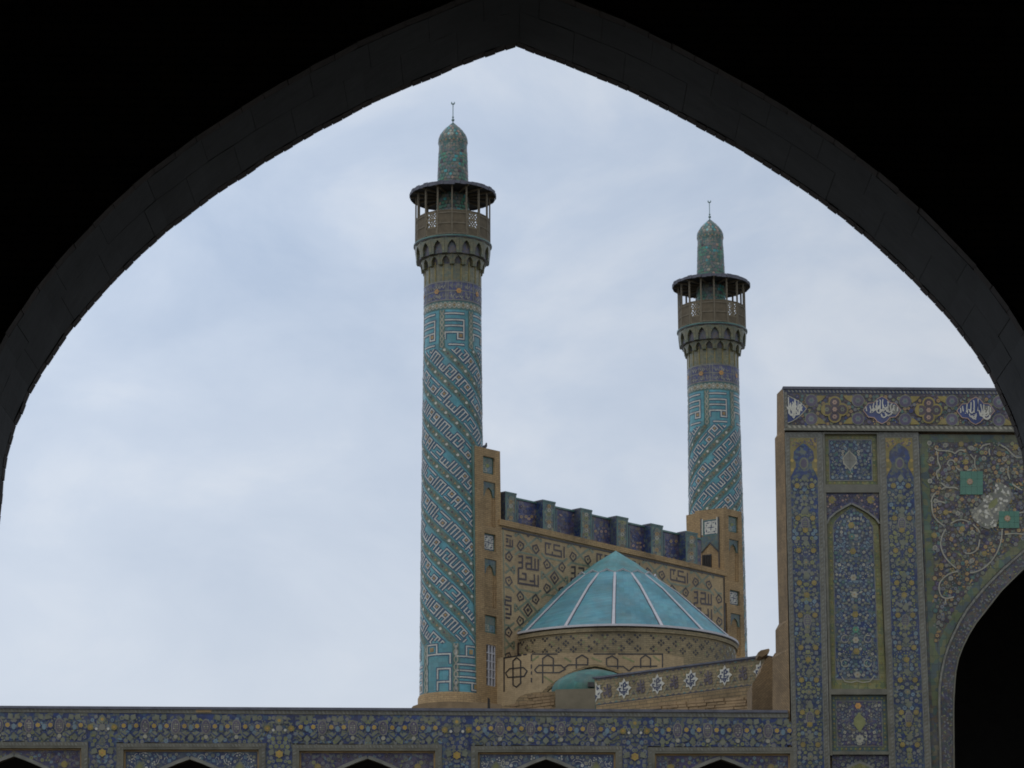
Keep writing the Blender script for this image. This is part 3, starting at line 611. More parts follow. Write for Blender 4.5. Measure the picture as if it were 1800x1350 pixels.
# cornice
m = MB(); fslab(m, [(1377, ytop(1377) + 2), (2030, ytop(2030) + 2), (2030, 757 + 4.5), (1379.5, 757)], -0.15, 0.05, 'moulding', front='field_plum'); co = m.build('cornice', po)
m = MB(); fslab(m, [(1375.5, ytop(1377) - 2.5), (2030, ytop(2030) - 2.5), (2030, ytop(2030) + 1.9), (1376.5, ytop(1377) + 1.9)], -0.2, 0.09, 'coping'); m.build('cornice_coping', po)
m = MB(); fslab(m, [(1378, 754.0), (2030, 758.5), (2030, 762.2), (1379, 758.0)], 0.05, 0.12, 'moulding'); m.build('cornice_fillet', co)
a = Art(FAC.px, base=0.060)
cs = lambda x: 0.0078 * (x - 1370)
a.rope((1383, 688.5), (1900, 688.5 + cs(1900)), 5.5, 6.5, 'greytile', 'navy'); a.rope((1383, 751), (1900, 751 + cs(1900) * 0.8), 6, 8.5, 'offwhite', 'moulding'); a.rope((1380.5, 690), (1382, 752), 5, 6.5, 'greytile', 'moulding')
a.flora(1384, 694, 1800, 748, 6.5, 5, ['plum', 'purple', 'bluegrey', 'ochre', 'teal', 'olive', 'cobalt'], mirror=None, size=0.95, l=-1, stems='plum', edge='plum')
for qx in (1466.5, 1631.5, 1796):
    cy = 720.5 + cs(qx)
    for dx in (-41, 41):
        for dy in (-16, 16):
            a.disc(qx + dx, cy + dy, 11.5, 'sage', 3, 16); a.disc(qx + dx, cy + dy, 10, 'purple', 4, 16); a.rosette(qx + dx, cy + dy, 6, 'bluegrey', 'teal', 5, 6)
            a.poly([(qx + dx - (9 if dx > 0 else -9), cy + dy * 1.55), (qx + dx - math.copysign(26, dx), cy + dy * 1.55), (qx + dx - math.copysign(20, dx), cy + dy * 1.1), (qx + dx - math.copysign(12, dx), cy + dy * 0.8)], 'mustard', 3)
a.build('cornice_tile_pattern', co)
for qx in (1466.5, 1631.5):
    cy = 720.5 + cs(qx); a = Art(FAC.px, base=0.088)
    for ddx, ddy in ((-13, 0), (13, 0), (0, -12), (0, 12)):
        tip = (qx + ddx * 1.9, cy + ddy * 1.9)
        a.disc(qx + ddx, cy + ddy, 11.6, 'mustard', 0, 14); a.poly([(qx + ddx * 1.3 - (8 if ddx == 0 else 0), cy + ddy * 1.3 - (8 if ddy == 0 else 0)), tip, (qx + ddx * 1.3 + (8 if ddx == 0 else 0), cy + ddy * 1.3 + (8 if ddy == 0 else 0))], 'mustard', 0.3)
    for ddx, ddy in ((-13, 0), (13, 0), (0, -12), (0, 12)):
        a.disc(qx + ddx, cy + ddy, 8.6, 'plum', 1, 14); a.rosette(qx + ddx * 1.05, cy + ddy * 1.05, 4.4, 'pink' if ddy else 'sage', 'plum', 2, 6)
    a.disc(qx, cy, 7, 'plum', 3, 8); a.rosette(qx, cy, 4.5, 'pink', 'ochre', 4, 6)
    a.build('quatrefoil', co)
def calligraphy(a, cx, cy, w_, h_, seed, l=3):
    r = random.Random(seed)
    for i in range(10):       # tall flowing strokes, long sweeping tails and dots in the manner of thuluth script
        x = cx - w_ + 2 * w_ * (i + 0.5) / 10 + r.uniform(-1, 1); hh = h_ * (1 - abs(x - cx) / (w_ * 1.25)); y0 = cy + hh * r.uniform(0.0, 0.7)
        a.stroke([(x, y0), (x + r.uniform(-1.5, 1.5), y0 - hh * r.uniform(0.6, 1.2)), (x + r.uniform(-2, 2), max(cy - hh, y0 - hh * 1.45))], 1.9, 'white', l)
    for i in range(9):
        x = cx + r.uniform(-0.75, 0.5) * w_; y = cy + r.uniform(-0.35, 0.6) * h_; q = r.uniform(0.25, 0.45) * w_
        a.stroke([(x, y - 3), (x + q * 0.15, y + 2), (x + q * 0.5, y + 3.6), (x + q * 0.85, y + 1.2), (x + q, y - 3.4)], 2.1, 'white', l + 0.5)
    for i in range(9):
        x = cx + r.uniform(-0.75, 0.75) * w_; y = cy + r.uniform(-0.8, 0.8) * h_ * (1 - abs(x - cx) / w_); a.disc(x, y, 1.15, 'white', l + 0.7, 4)
for qx in (1549.5, 1714.0):
    cy = 721 + cs(qx); a = Art(FAC.px, base=0.088)
    oc = [(-33, 0), (-24, -12), (-14, -13), (-8, -20), (0, -24), (8, -20), (14, -13), (24, -12), (33, 0), (24, 12), (14, 13), (8, 20), (0, 24), (-8, 20), (-14, 13), (-24, 12)]
    a.poly([(qx + x, cy + y) for x, y in oc], 'cobalt', 0); a.stroke([(qx + x, cy + y) for x, y in oc], 1.5, 'pink', 1, closed=True)
    calligraphy(a, qx, cy, 30, 20, int(qx)); a.poly([(qx + 12, cy - 9), (qx + 24, cy - 9), (qx + 31, cy), (qx + 24, cy + 8), (qx + 14, cy + 6)], 'greytile', 2)
    a.build('inscription_cartouche', co)
a = Art(FAC.px, base=0.088); cy = 720
a.poly([(1384, 697), (1396, 703), (1406, 709), (1413, 715), (1417, 720), (1411, 727), (1404, 734), (1394, 741), (1384, 745)], 'cobalt', 0); a.stroke([(1384, 697), (1396, 703), (1406, 709), (1413, 715), (1417, 720), (1411, 727), (1404, 734), (1394, 741), (1384, 745)], 1.5, 'offwhite', 1)
calligraphy(a, 1397, 721, 14, 19, 4); a.stroke([(1385, 700), (1386, 728), (1390, 732), (1404, 730), (1408, 710)], 2, 'white', 3.6); a.build('inscription_cartouche', co)

def lx(xt, xb_, y, yt=760.0, yb_=1350.0): return xt + (xb_ - xt) * (y - yt) / (yb_ - yt)
# two tall floral pilasters
PAL_P = ['sage', 'sage', 'olive', 'greytile', 'lightblue', 'sage', 'bluegrey', 'olive']
def pilaster(xl_t, xl_b, xr_t, xr_b, bl, br_, seed, y0=760.0):
    q = MB(); poly = [(xl_t, y0), (xr_t, y0), (lx(xr_t, xr_b, 1700), 1700), (lx(xl_t, xl_b, 1700), 1700)]
    fslab(q, poly, -0.15, 0.02, 'moulding', front='rope'); o = q.build('pilaster', po)
    a = Art(FAC.px, base=0.024); X0 = lambda y: lx(xl_t, xl_b, y) + bl; X1 = lambda y: lx(xr_t, xr_b, y) - br_
    yA = y0 + 10
    a.poly([(X0(yA), yA), (X1(yA), yA), (X1(1400), 1400), (X0(1400), 1400)], 'field_deep', 0)
    c = lambda y: (X0(y) + X1(y)) / 2; hw = (X1(900) - X0(900)) / 2
    for side in (-1, 1):            # mustard spandrels of the ogee head
        pr = [(0, yA), (side * hw, yA), (side * hw, yA + 68), (side * hw * 0.86, yA + 62), (side * hw * 0.62, yA + 52), (side * hw * 0.60, yA + 44), (side * hw * 0.78, yA + 36), (side * hw * 0.72, yA + 24), (side * hw * 0.4, yA + 16), (0, yA + 9)]
        a.poly([(c(y) + x, y) for x, y in pr], 'goldtile', 1); r = random.Random(seed + side)
        for i in range(60):
            y = yA + r.uniform(1.5, 17); x = side * r.uniform(0.05, 0.95) * hw
            if y < yA + 9 + abs(x) / hw * 9: a.disc(c(y) + x, y, 1.6, r.choice(('mustard', 'olive', 'purple', 'ochre')), 2, 5)
        for y in (yA + 40, yA + 56): a.disc(c(y) + side * hw * 0.88, y, 3.2, 'yellow', 2, 6)
    a.disc(c(yA + 45), yA + 45, 8.5, 'sage', 2, 10, 11); a.disc(c(yA + 45), yA + 45, 5.5, 'purple', 3, 8, 8)
    bands = 9; y = yA + 70; hh = (1352 - y) / bands
    for i in range(bands):
        ya, yb_ = y + hh * i, y + hh * (i + 1); ca = c((ya + yb_) / 2)
        a.flora(X0(ya) + 1, ya, X1(ya) - 1, yb_, 7.6, seed + i * 3, PAL_P, size=0.98, l=0, stems='sage')
        for s_ in (-1, 1):
            a.disc(ca + s_ * 13, ya + hh * 0.25, 6.2, 'navy', 3, 8); a.rosette(ca + s_ * 13, ya + hh * 0.25, 5.3, 'mustard', 'ochre', 4, 7, s_ * 0.2)
        a.rosette(ca, ya + hh * 0.62, 5.6, 'mustard' if i % 2 else 'sage', 'ochre', 4, 6, math.pi / 6)
        a.palm(ca, ya + hh * 0.02, 7, math.pi / 2, 'sage', 4)
        if i % 3 == 1: a.disc(ca, ya + hh * 0.42, 7.5, 'greytile', 3, 10, 12); a.disc(ca, ya + hh * 0.42, 5.6, 'purple', 4, 10, 9.5); [a.disc(ca + s2 * 2.6, ya + hh * 0.42 + t2 * 3.4, 1.5, 'sage', 5, 5) for s2 in (-1, 0, 1) for t2 in (-2, -1, 0, 1, 2) if abs(s2) + abs(t2) < 3]
    # cord borders both sides and at the head
    a.build('pilaster_tile_pattern', o)
    a = Art(FAC.px, base=0.024)
    for off in (lambda y: X0(y) - bl / 2 + 0.5, lambda y: X1(y) + br_ / 2 - 0.5):
        ys = [yA - 2 + (1352 - yA) * i / 6 for i in range(7)]
        for ya, yb_ in zip(ys, ys[1:]): a.rope((off(ya), ya), (off(yb_), yb_), min(bl, br_) * 0.62, 6.5, 'greytile', 'moulding')
    a.rope((X0(yA) - 2, yA - 4), (X1(yA) + 2, yA - 4), 5, 6.5, 'greytile', 'moulding'); a.build('rope_border', o)
pilaster(1379.5, 1393, 1445.5, 1459, 8.5, 10.5, 100)
pilaster(1544.5, 1563, 1614, 1637, 11.5, 11.5, 200)
# panels between the pilasters
def panel(poly, depth_, border, bw_, field, seed, pal, name='tile_panel', extra=None, gap=6.2):
    o = bpy.data.objects.new(name, None); COL.objects.link(o); o.parent = po
    q = MB(); fslab(q, poly, -0.148, depth_, 'moulding', front=border); q.build('border', o)
    cx = sum(p[0] for p in poly) / len(poly); cy = sum(p[1] for p in poly) / len(poly)
    x0, x1 = min(p[0] for p in poly), max(p[0] for p in poly); y0, y1 = min(p[1] for p in poly), max(p[1] for p in poly)
    def inner(p, b): return (cx + (p[0] - cx) * (1 - 2 * b / (x1 - x0)), cy + (p[1] - cy) * (1 - 2 * b / (y1 - y0)))
    inp = [inner(p, bw_) for p in poly]
    a = Art(lambda x, y, h: FAC.px(x, y, h + depth_))
    n = len(poly)
    for i in range(n):             # beaded border dots
        p, r_ = inner(poly[i], bw_ / 2), inner(poly[(i + 1) % n], bw_ / 2); k = max(1, int(math.dist(p, r_) / 8))
        for j in range(k): a.disc(p[0] + (r_[0] - p[0]) * (j + .5) / k, p[1] + (r_[1] - p[1]) * (j + .5) / k, 2.0, ('lime', 'olive', 'mustard')[j % 3], 0, 6)
    a.poly([inner(p, bw_ - 1.6) for p in poly], 'greytile', 0.5); a.poly(inp, field, 1)
    xs = [p[0] for p in inp]; ys = [p[1] for p in inp]
    a.flora(min(xs), min(ys), max(xs), min(max(ys), 1356), gap, seed, pal, inpoly([inner(p, bw_ + 1.5) for p in poly]), size=0.95, l=1.9, stems='lightblue')
    if extra: extra(a, cx, cy)
    a.build('panel_tile_pattern', o); return o
def frame(polys, name='panel_frame', h=0.03):
    q = MB()
    for p in polys: fslab(q, p, -0.15, h, 'moulding')
    q.build(name, po)
PAL_B = ['lightblue', 'bluegrey', 'offwhite', 'lightblue', 'sage', 'bluegrey', 'teal']
sq = [(1449, 763), (1541, 763), (1543, 852), (1451, 852)]
def ex1(a, cx, cy):
    a.poly([(1493, 790), (1506, 802), (1507, 812), (1495, 826), (1483, 814), (1481, 804)], 'offwhite', 6); a.poly([(1493, 793), (1504, 803), (1505, 811), (1495, 823), (1485, 813), (1483.5, 804)], 'greytile', 7)
    a.stroke([(1482, 808), (1506, 808)], 0.8, 'moulding', 8); a.stroke([(1494, 792), (1495, 824)], 0.8, 'moulding', 8)
panel(sq, -0.10, 'field_lime', 9.5, 'field_deep', 300, PAL_B, extra=ex1)
frame([[(1445.6, 760), (1544.4, 760.6), (1544.4, 763), (1445.6, 763)], [(1446, 763), (1449, 763), (1451, 852), (1448, 852)], [(1541, 763), (1544.4, 763), (1547, 852), (1543, 852)], [(1448, 852), (1547, 852), (1547.6, 861), (1448, 861)]])
nic = [(1455, 921), (1459, 912), (1470, 902), (1484, 893), (1497, 886), (1511, 893), (1526, 902), (1539, 912), (1545, 921), (1559, 1211), (1461, 1211)]
def ex2(a, cx, cy):
    for y, x, c in ((922, 1497, 'mustard'), (942, 1498, 'teal'), (968, 1500, 'mustard'), (1014, 1501, 'offwhite'), (1044, 1502.5, 'offwhite'), (1066, 1503.5, 'sage'), (1079, 1504, 'mustard'), (1106, 1505, 'green'), (1124, 1505, 'offwhite'), (1144, 1506, 'mustard'), (1185, 1508, 'offwhite')):
        a.rosette(x, y, 6.2, c, 'ochre', 6, 6)
    for y in (1122, 1165):
        for s_ in (-1, 1): a.stroke([(1506 + s_ * 20 + 6.5 * math.cos(t * .5), y + 6.5 * math.sin(t * .5)) for t in range(12)], 1.3, 'offwhite', 6)
    a.stroke([(1480, 1188), (1486, 1197), (1497, 1199), (1507, 1196), (1517, 1199), (1530, 1197), (1538, 1187)], 1.8, 'offwhite', 6)
panel(nic, -0.11, 'field_lime', 12.5, 'field_deep', 320, PAL_B, 'niche_panel', ex2)
frame([[(1448.2, 861.02), (1547.8, 861.02), (1548, 866), (1448.2, 866)], [(1448, 866.02), (1452, 866.02), (1461, 1211.1), (1457, 1211.1)], [(1545, 866.02), (1549, 866.02), (1564, 1211.1), (1559, 1211.1)], [(1457, 1211.2), (1564, 1211.2), (1564, 1219), (1457, 1219)]])
q = MB(); hd = [(1455, 921), (1459, 912), (1470, 902), (1484, 893), (1497, 886)]
fslab(q, [(1452, 866), (1497, 866)] + list(reversed(hd)) , -0.15, -0.05, 'moulding', front='field_violet'); hd2 = [(1545, 921), (1539, 912), (1526, 902), (1511, 893), (1497, 886)]
fslab(q, [(1497, 866), (1547, 866)] + hd2, -0.15, -0.05, 'moulding', front='field_violet'); nsp = q.build('niche_spandrel', po)
a = Art(lambda x, y, h: FAC.px(x, y, h - 0.05))
for s_ in (-1, 1): a.rosette(1497 + s_ * 34, 878, 7.5, 'mustard', 'olive', 3, 8)
a.flora(1452, 867, 1545, 905, 5.5, 77, ['pink', 'purple', 'bluegrey', 'plum', 'purple'], inpoly([(1453, 867), (1545, 867), (1546, 905), (1526, 897), (1497, 880), (1468, 897), (1454, 908)]), size=0.8, stems='plum'); a.build('spandrel_tile_pattern', nsp)
q = MB()
arr = list(hd) + list(reversed(hd2))[1:]
for p0, p1 in zip(arr, arr[1:]):
    n = Vector((-(p1[1] - p0[1]), p1[0] - p0[0])).normalized() * -3.2; fslab(q, [p0, p1, (p1[0] + n.x, p1[1] + n.y), (p0[0] + n.x, p0[1] + n.y)], -0.15, -0.02, 'greytile')
q.build('arch_moulding', po)
sq2 = [(1460.5, 1221), (1560, 1221), (1563, 1321), (1463, 1321)]
def ex3(a, cx, cy):
    a.poly([(1510, 1252), (1520, 1262), (1523, 1270), (1512, 1287), (1501, 1272), (1502, 1262)], 'olive', 6); a.rosette(1509, 1240, 6, 'orange', 'ochre', 6); a.rosette(1512, 1298, 8, 'offwhite', 'bluegrey', 6, 8)
panel(sq2, -0.10, 'field_teal', 11, 'field_violet', 340, ['bluegrey', 'sage', 'greytile', 'bluegrey', 'purple', 'offwhite'], extra=ex3)
frame([[(1457.2, 1219.02), (1564.2, 1219.02), (1567.5, 1328), (1563, 1328), (1560, 1221), (1460.5, 1221), (1463, 1328), (1459, 1328)], [(1463.2, 1321), (1562.8, 1321), (1562.8, 1326.5), (1463.2, 1326.5)]])
q = MB(); fslab(q, [(1463, 1326.6), (1563, 1326.6), (1575, 1700), (1475, 1700)], -0.15, -0.08, 'moulding', front='field_violet'); lo = q.build('lower_panel', po)
a = Art(lambda x, y, h: FAC.px(x, y, h - 0.08)); a.flora(1464, 1327, 1563, 1353, 7, 88, ['bluegrey', 'purple', 'sage'], stems='bluegrey')
a.poly([(1512, 1336), (1533, 1346), (1560, 1372), (1464, 1372), (1491, 1346)], 'greytile', 4); a.poly([(1512, 1341), (1530, 1349), (1554, 1372), (1470, 1372), (1494, 1349)], 'field_lime', 5); a.build('panel_tile_pattern', lo)
# spandrel beside the big arch
sp_l = [(1615, 762), (1625.5, 1000), (1637, 1350), (1650, 1700)]
q = MB(); fslab(q, [(1615, 762), (2020, 765)] + [p for p in reversed(OUT)] + [(1650, 1700)] + list(reversed(sp_l[1:3])), -0.15, -0.06, 'moulding', front='field_dark'); sp = q.build('spandrel', po)
a = Art(lambda x, y, h: FAC.px(x, y, h - 0.06))
a.stroke([(1624, 770), (1635, 1000), (1646, 1240)], 14, 'field_green', 0); a.stroke([(1616, 769.5), (1830, 771)], 13, 'field_green', 1)
a.stroke([(x - 7, y - 6) for x, y in OUT[3:12]], 15, 'field_green', 2)
reg = inpoly([(1632, 777), (1830, 779), (1830, 935)] + [(x - 14, y - 10) for x, y in reversed(OUT[4:11])] + [(1645, 1230), (1643, 1000)])
a.flora(1630, 775, 1825, 1200, 7.4, 501, ['bluegrey', 'sage', 'greytile', 'olive', 'ochre', 'bluegrey', 'teal', 'purple', 'sage', 'plum', 'ochre', 'navy'], reg, mirror=None, size=1.0, l=1, stems='olive', edge='plum')
for x, y in ((1668, 841), (1698, 811), (1757, 797), (1786, 785), (1692, 929), (1643, 941), (1731, 972), (1655, 994), (1642, 940), (1663, 900), (1690, 780), (1775, 880)): a.rosette(x, y, 5.2, 'mustard', 'ochre', 4, 7)
for x, y in ((1634, 778), (1662, 782), (1638, 806), (1708, 787), (1730, 805), (1665, 870), (1635, 845), (1710, 935), (1684, 902), (1672, 1016), (1762, 825), (1709, 985), (1644, 962), (1645, 880), (1766, 806)): a.disc(x, y, 4.2, 'offwhite', 4, 9); a.disc(x, y, 2.6, 'greytile', 5, 8)
def sc10(pts, ox=1620, oy=760, k=10.0): return [(ox + x / k, oy + y / k) for x, y in pts]
def smooth(pts, n=4):
    o = []
    for i in range(len(pts) - 1):
        p0, p1, p2, p3 = pts[max(i - 1, 0)], pts[i], pts[i + 1], pts[min(i + 2, len(pts) - 1)]
        for t in [j / n for j in range(n)]:
            o.append(tuple(0.5 * (2 * p1[k] + (p2[k] - p0[k]) * t + (2 * p0[k] - 5 * p1[k] + 4 * p2[k] - p3[k]) * t * t + (3 * p1[k] - p0[k] - 3 * p2[k] + p3[k]) * t ** 3) for k in (0, 1)))
    return o + [pts[-1]]
SCR = [sc10(p) for p in ([(230, 270), (300, 310), (450, 320), (540, 340), (595, 370)], [(595, 370), (630, 330), (690, 305), (765, 325)], [(260, 320), (285, 400), (290, 500), (330, 610), (285, 670), (265, 720), (295, 820)],
  [(345, 880), (400, 930), (480, 965), (560, 960), (640, 990)], [(350, 1000), (420, 965), (480, 965)], [(260, 1050), (200, 1120), (170, 1220)], [(270, 1215), (330, 1210), (420, 1240)], [(860, 380), (900, 430), (935, 480), (940, 580), (970, 650)],
  [(935, 470), (960, 400)], [(1035, 280), (1090, 225), (1210, 195)], [(1195, 280), (1190, 340), (1205, 400)], [(1400, 220), (1500, 280), (1570, 350), (1620, 400), (1690, 440), (1770, 430)], [(1530, 590), (1520, 700), (1555, 820)], [(1600, 900), (1680, 960), (1770, 1010)],
  [(500, 590), (460, 540), (490, 490), (550, 485), (590, 530)], [(600, 590), (640, 640), (690, 660)], [(800, 660), (880, 655)])]
SCR += [sc10(p, 1620, 880, 7.5) for p in ([(135, 0), (140, 110), (160, 190), (220, 270), (300, 330)], [(320, 370), (270, 470), (255, 580), (290, 700), (360, 800), (460, 890)], [(390, 295), (470, 255), (550, 250), (630, 280)], [(680, 310), (740, 370), (770, 420)],
  [(770, 510), (750, 610), (700, 670), (630, 695), (570, 680)], [(1065, 370), (1055, 500), (1015, 640), (940, 770), (830, 880), (720, 935), (640, 950)], [(480, 930), (380, 955), (290, 1020), (240, 1090), (235, 1180), (270, 1260), (340, 1285), (430, 1265)], [(1290, 155), (1350, 150)], [(1100, 440), (1220, 430), (1350, 440)], [(315, 1290), (320, 1350)])]
for p in SCR: a.stroke(smooth(p), 2.3, 'offwhite', 6)
cl = sc10([(1280, 880), (1400, 880), (1480, 930), (1560, 980), (1590, 1080), (1560, 1220), (1500, 1290), (1450, 1390), (1380, 1480), (1340, 1560), (1290, 1640), (1180, 1700), (1050, 1650), (930, 1560), (880, 1480), (860, 1360), (970, 1320), (1040, 1250), (1090, 1180), (1080, 1090), (1160, 1120), (1250, 1060), (1330, 960)])
a.poly(cl, 'greytile', 7); r = random.Random(9)
for _ in range(300):
    x, y = r.uniform(1704, 1780), r.uniform(846, 931)
    if inpoly(cl)(x, y): a.disc(x, y, r.uniform(1.6, 2.9), r.choice(('offwhite', 'white', 'white', 'sage', 'offwhite')), 8 + r.random() * 0.9, 7)
a.poly(sc10([(1180, 1270), (1240, 1200), (1330, 1140), (1340, 1230), (1280, 1310), (1170, 1350)]), 'olive', 9.2)
a.build('spandrel_tile_pattern', sp)
for (x0, y0, x1, y1, nx_, ny_) in ((1688, 828, 1728, 869, 4, 3), (1756, 898, 1792, 928, 4, 3)):
    pt = bpy.data.objects.new('repair_patch', None); COL.objects.link(pt); pt.parent = po; pt['label'] = 'plain green repair tiles with a small flower'
    for i in range(nx_):
        for j in range(ny_):
            q = MB(); xa, xb = x0 + (x1 - x0) * i / nx_ + .13, x0 + (x1 - x0) * (i + 1) / nx_ - .13; ya, yb_ = y0 + (y1 - y0) * j / ny_ + .13, y0 + (y1 - y0) * (j + 1) / ny_ - .13
            fslab(q, rectp(xa, ya, xb, yb_), -0.06, -0.020 + 0.003 * random.random(), 'greenpatch'); q.build('tile', pt)
    a = Art(FAC.px, base=-0.012); cx, cy = (x0 + x1) / 2 - 3, (y0 + y1) / 2 - 2; a.rosette(cx, cy, 6, 'ochre', None, 0, 8); a.rosette(cx, cy, 4.6, 'pink', 'mustard', 1, 6); a.build('flower', pt)
# trim round the arch
q = MB()
for (o0, o1, i0, i1) in zip(OUT, OUT[1:], INN, INN[1:] + [INN[-1]]): pass
def resample(pts, n):
    c = [0.0]
    for p, r_ in zip(pts, pts[1:]): c.append(c[-1] + math.dist(p, r_))
    o = []
    for k in range(n):
        s_ = c[-1] * k / (n - 1)
        for i in range(len(pts) - 1):
            if c[i + 1] >= s_ - 1e-9:
                t = (s_ - c[i]) / max(c[i + 1] - c[i], 1e-9); o.append((pts[i][0] + (pts[i + 1][0] - pts[i][0]) * t, pts[i][1] + (pts[i + 1][1] - pts[i][1]) * t)); break
    return o
ro, ri = resample(OUT, 44), resample(INN, 44)
lerp = lambda p, r_, t: (p[0] + (r_[0] - p[0]) * t, p[1] + (r_[1] - p[1]) * t)
for k in range(43):
    fslab(q, [ro[k], ro[k + 1], ri[k + 1], ri[k]], -0.15, -0.01, 'moulding', front='field_plum')
tr = q.build('arch_trim', po)
q = MB()
for k in range(43):
    for t0, t1 in ((0.0, 0.13), (0.92, 1.0)): fslab(q, [lerp(ro[k], ri[k], t0), lerp(ro[k + 1], ri[k + 1], t0), lerp(ro[k + 1], ri[k + 1], t1), lerp(ro[k], ri[k], t1)], -0.0099, 0.02, 'moulding', front='rope' if t0 == 0 else 'moulding')
q.build('arch_rib', po)
a = Art(FAC.px, base=-0.006); r = random.Random(31)
for k in range(43):
    for _ in range(14):
        t, u_ = r.uniform(0.2, 0.86), r.random(); p = lerp(lerp(ro[k], ri[k], t), lerp(ro[k + 1], ri[k + 1], t), u_)
        if r.random() < .6: a.disc(p[0], p[1], r.uniform(1.0, 2.0), r.choice(('bluegrey', 'greytile', 'sage', 'bluegrey')), 0, 6)
        else: a.leaf(p[0], p[1], r.uniform(2, 3.4), r.uniform(0, 6.3), r.choice(('bluegrey', 'olive', 'navy', 'purple')), 0)
a.build('trim_tile_pattern', tr)

# ================================================================== THE ENTRANCE GATEWAY BEHIND, TURNED 45 DEGREES
S2 = math.sqrt(0.5)
DV = Vector((S2, S2, 0)); NV = Vector((S2, -S2, 0))
M1 = at(795.5, 600, 110.0); M1 = Vector((M1.x, M1.y, 0))
M2 = M1 + DV * 18.5 - NV * 0.5
def mrad(rpx, y): return rpx * depth(at(795, y, 110.0)) / FPX
def mz(y): return at(795, y, 110.0).z
HM = 1.50
WALL = Plane(M1 + NV * HM, NV)          # face of the screen wall
def arr_shift(h): return Plane(WALL.P0 + NV * h, NV)

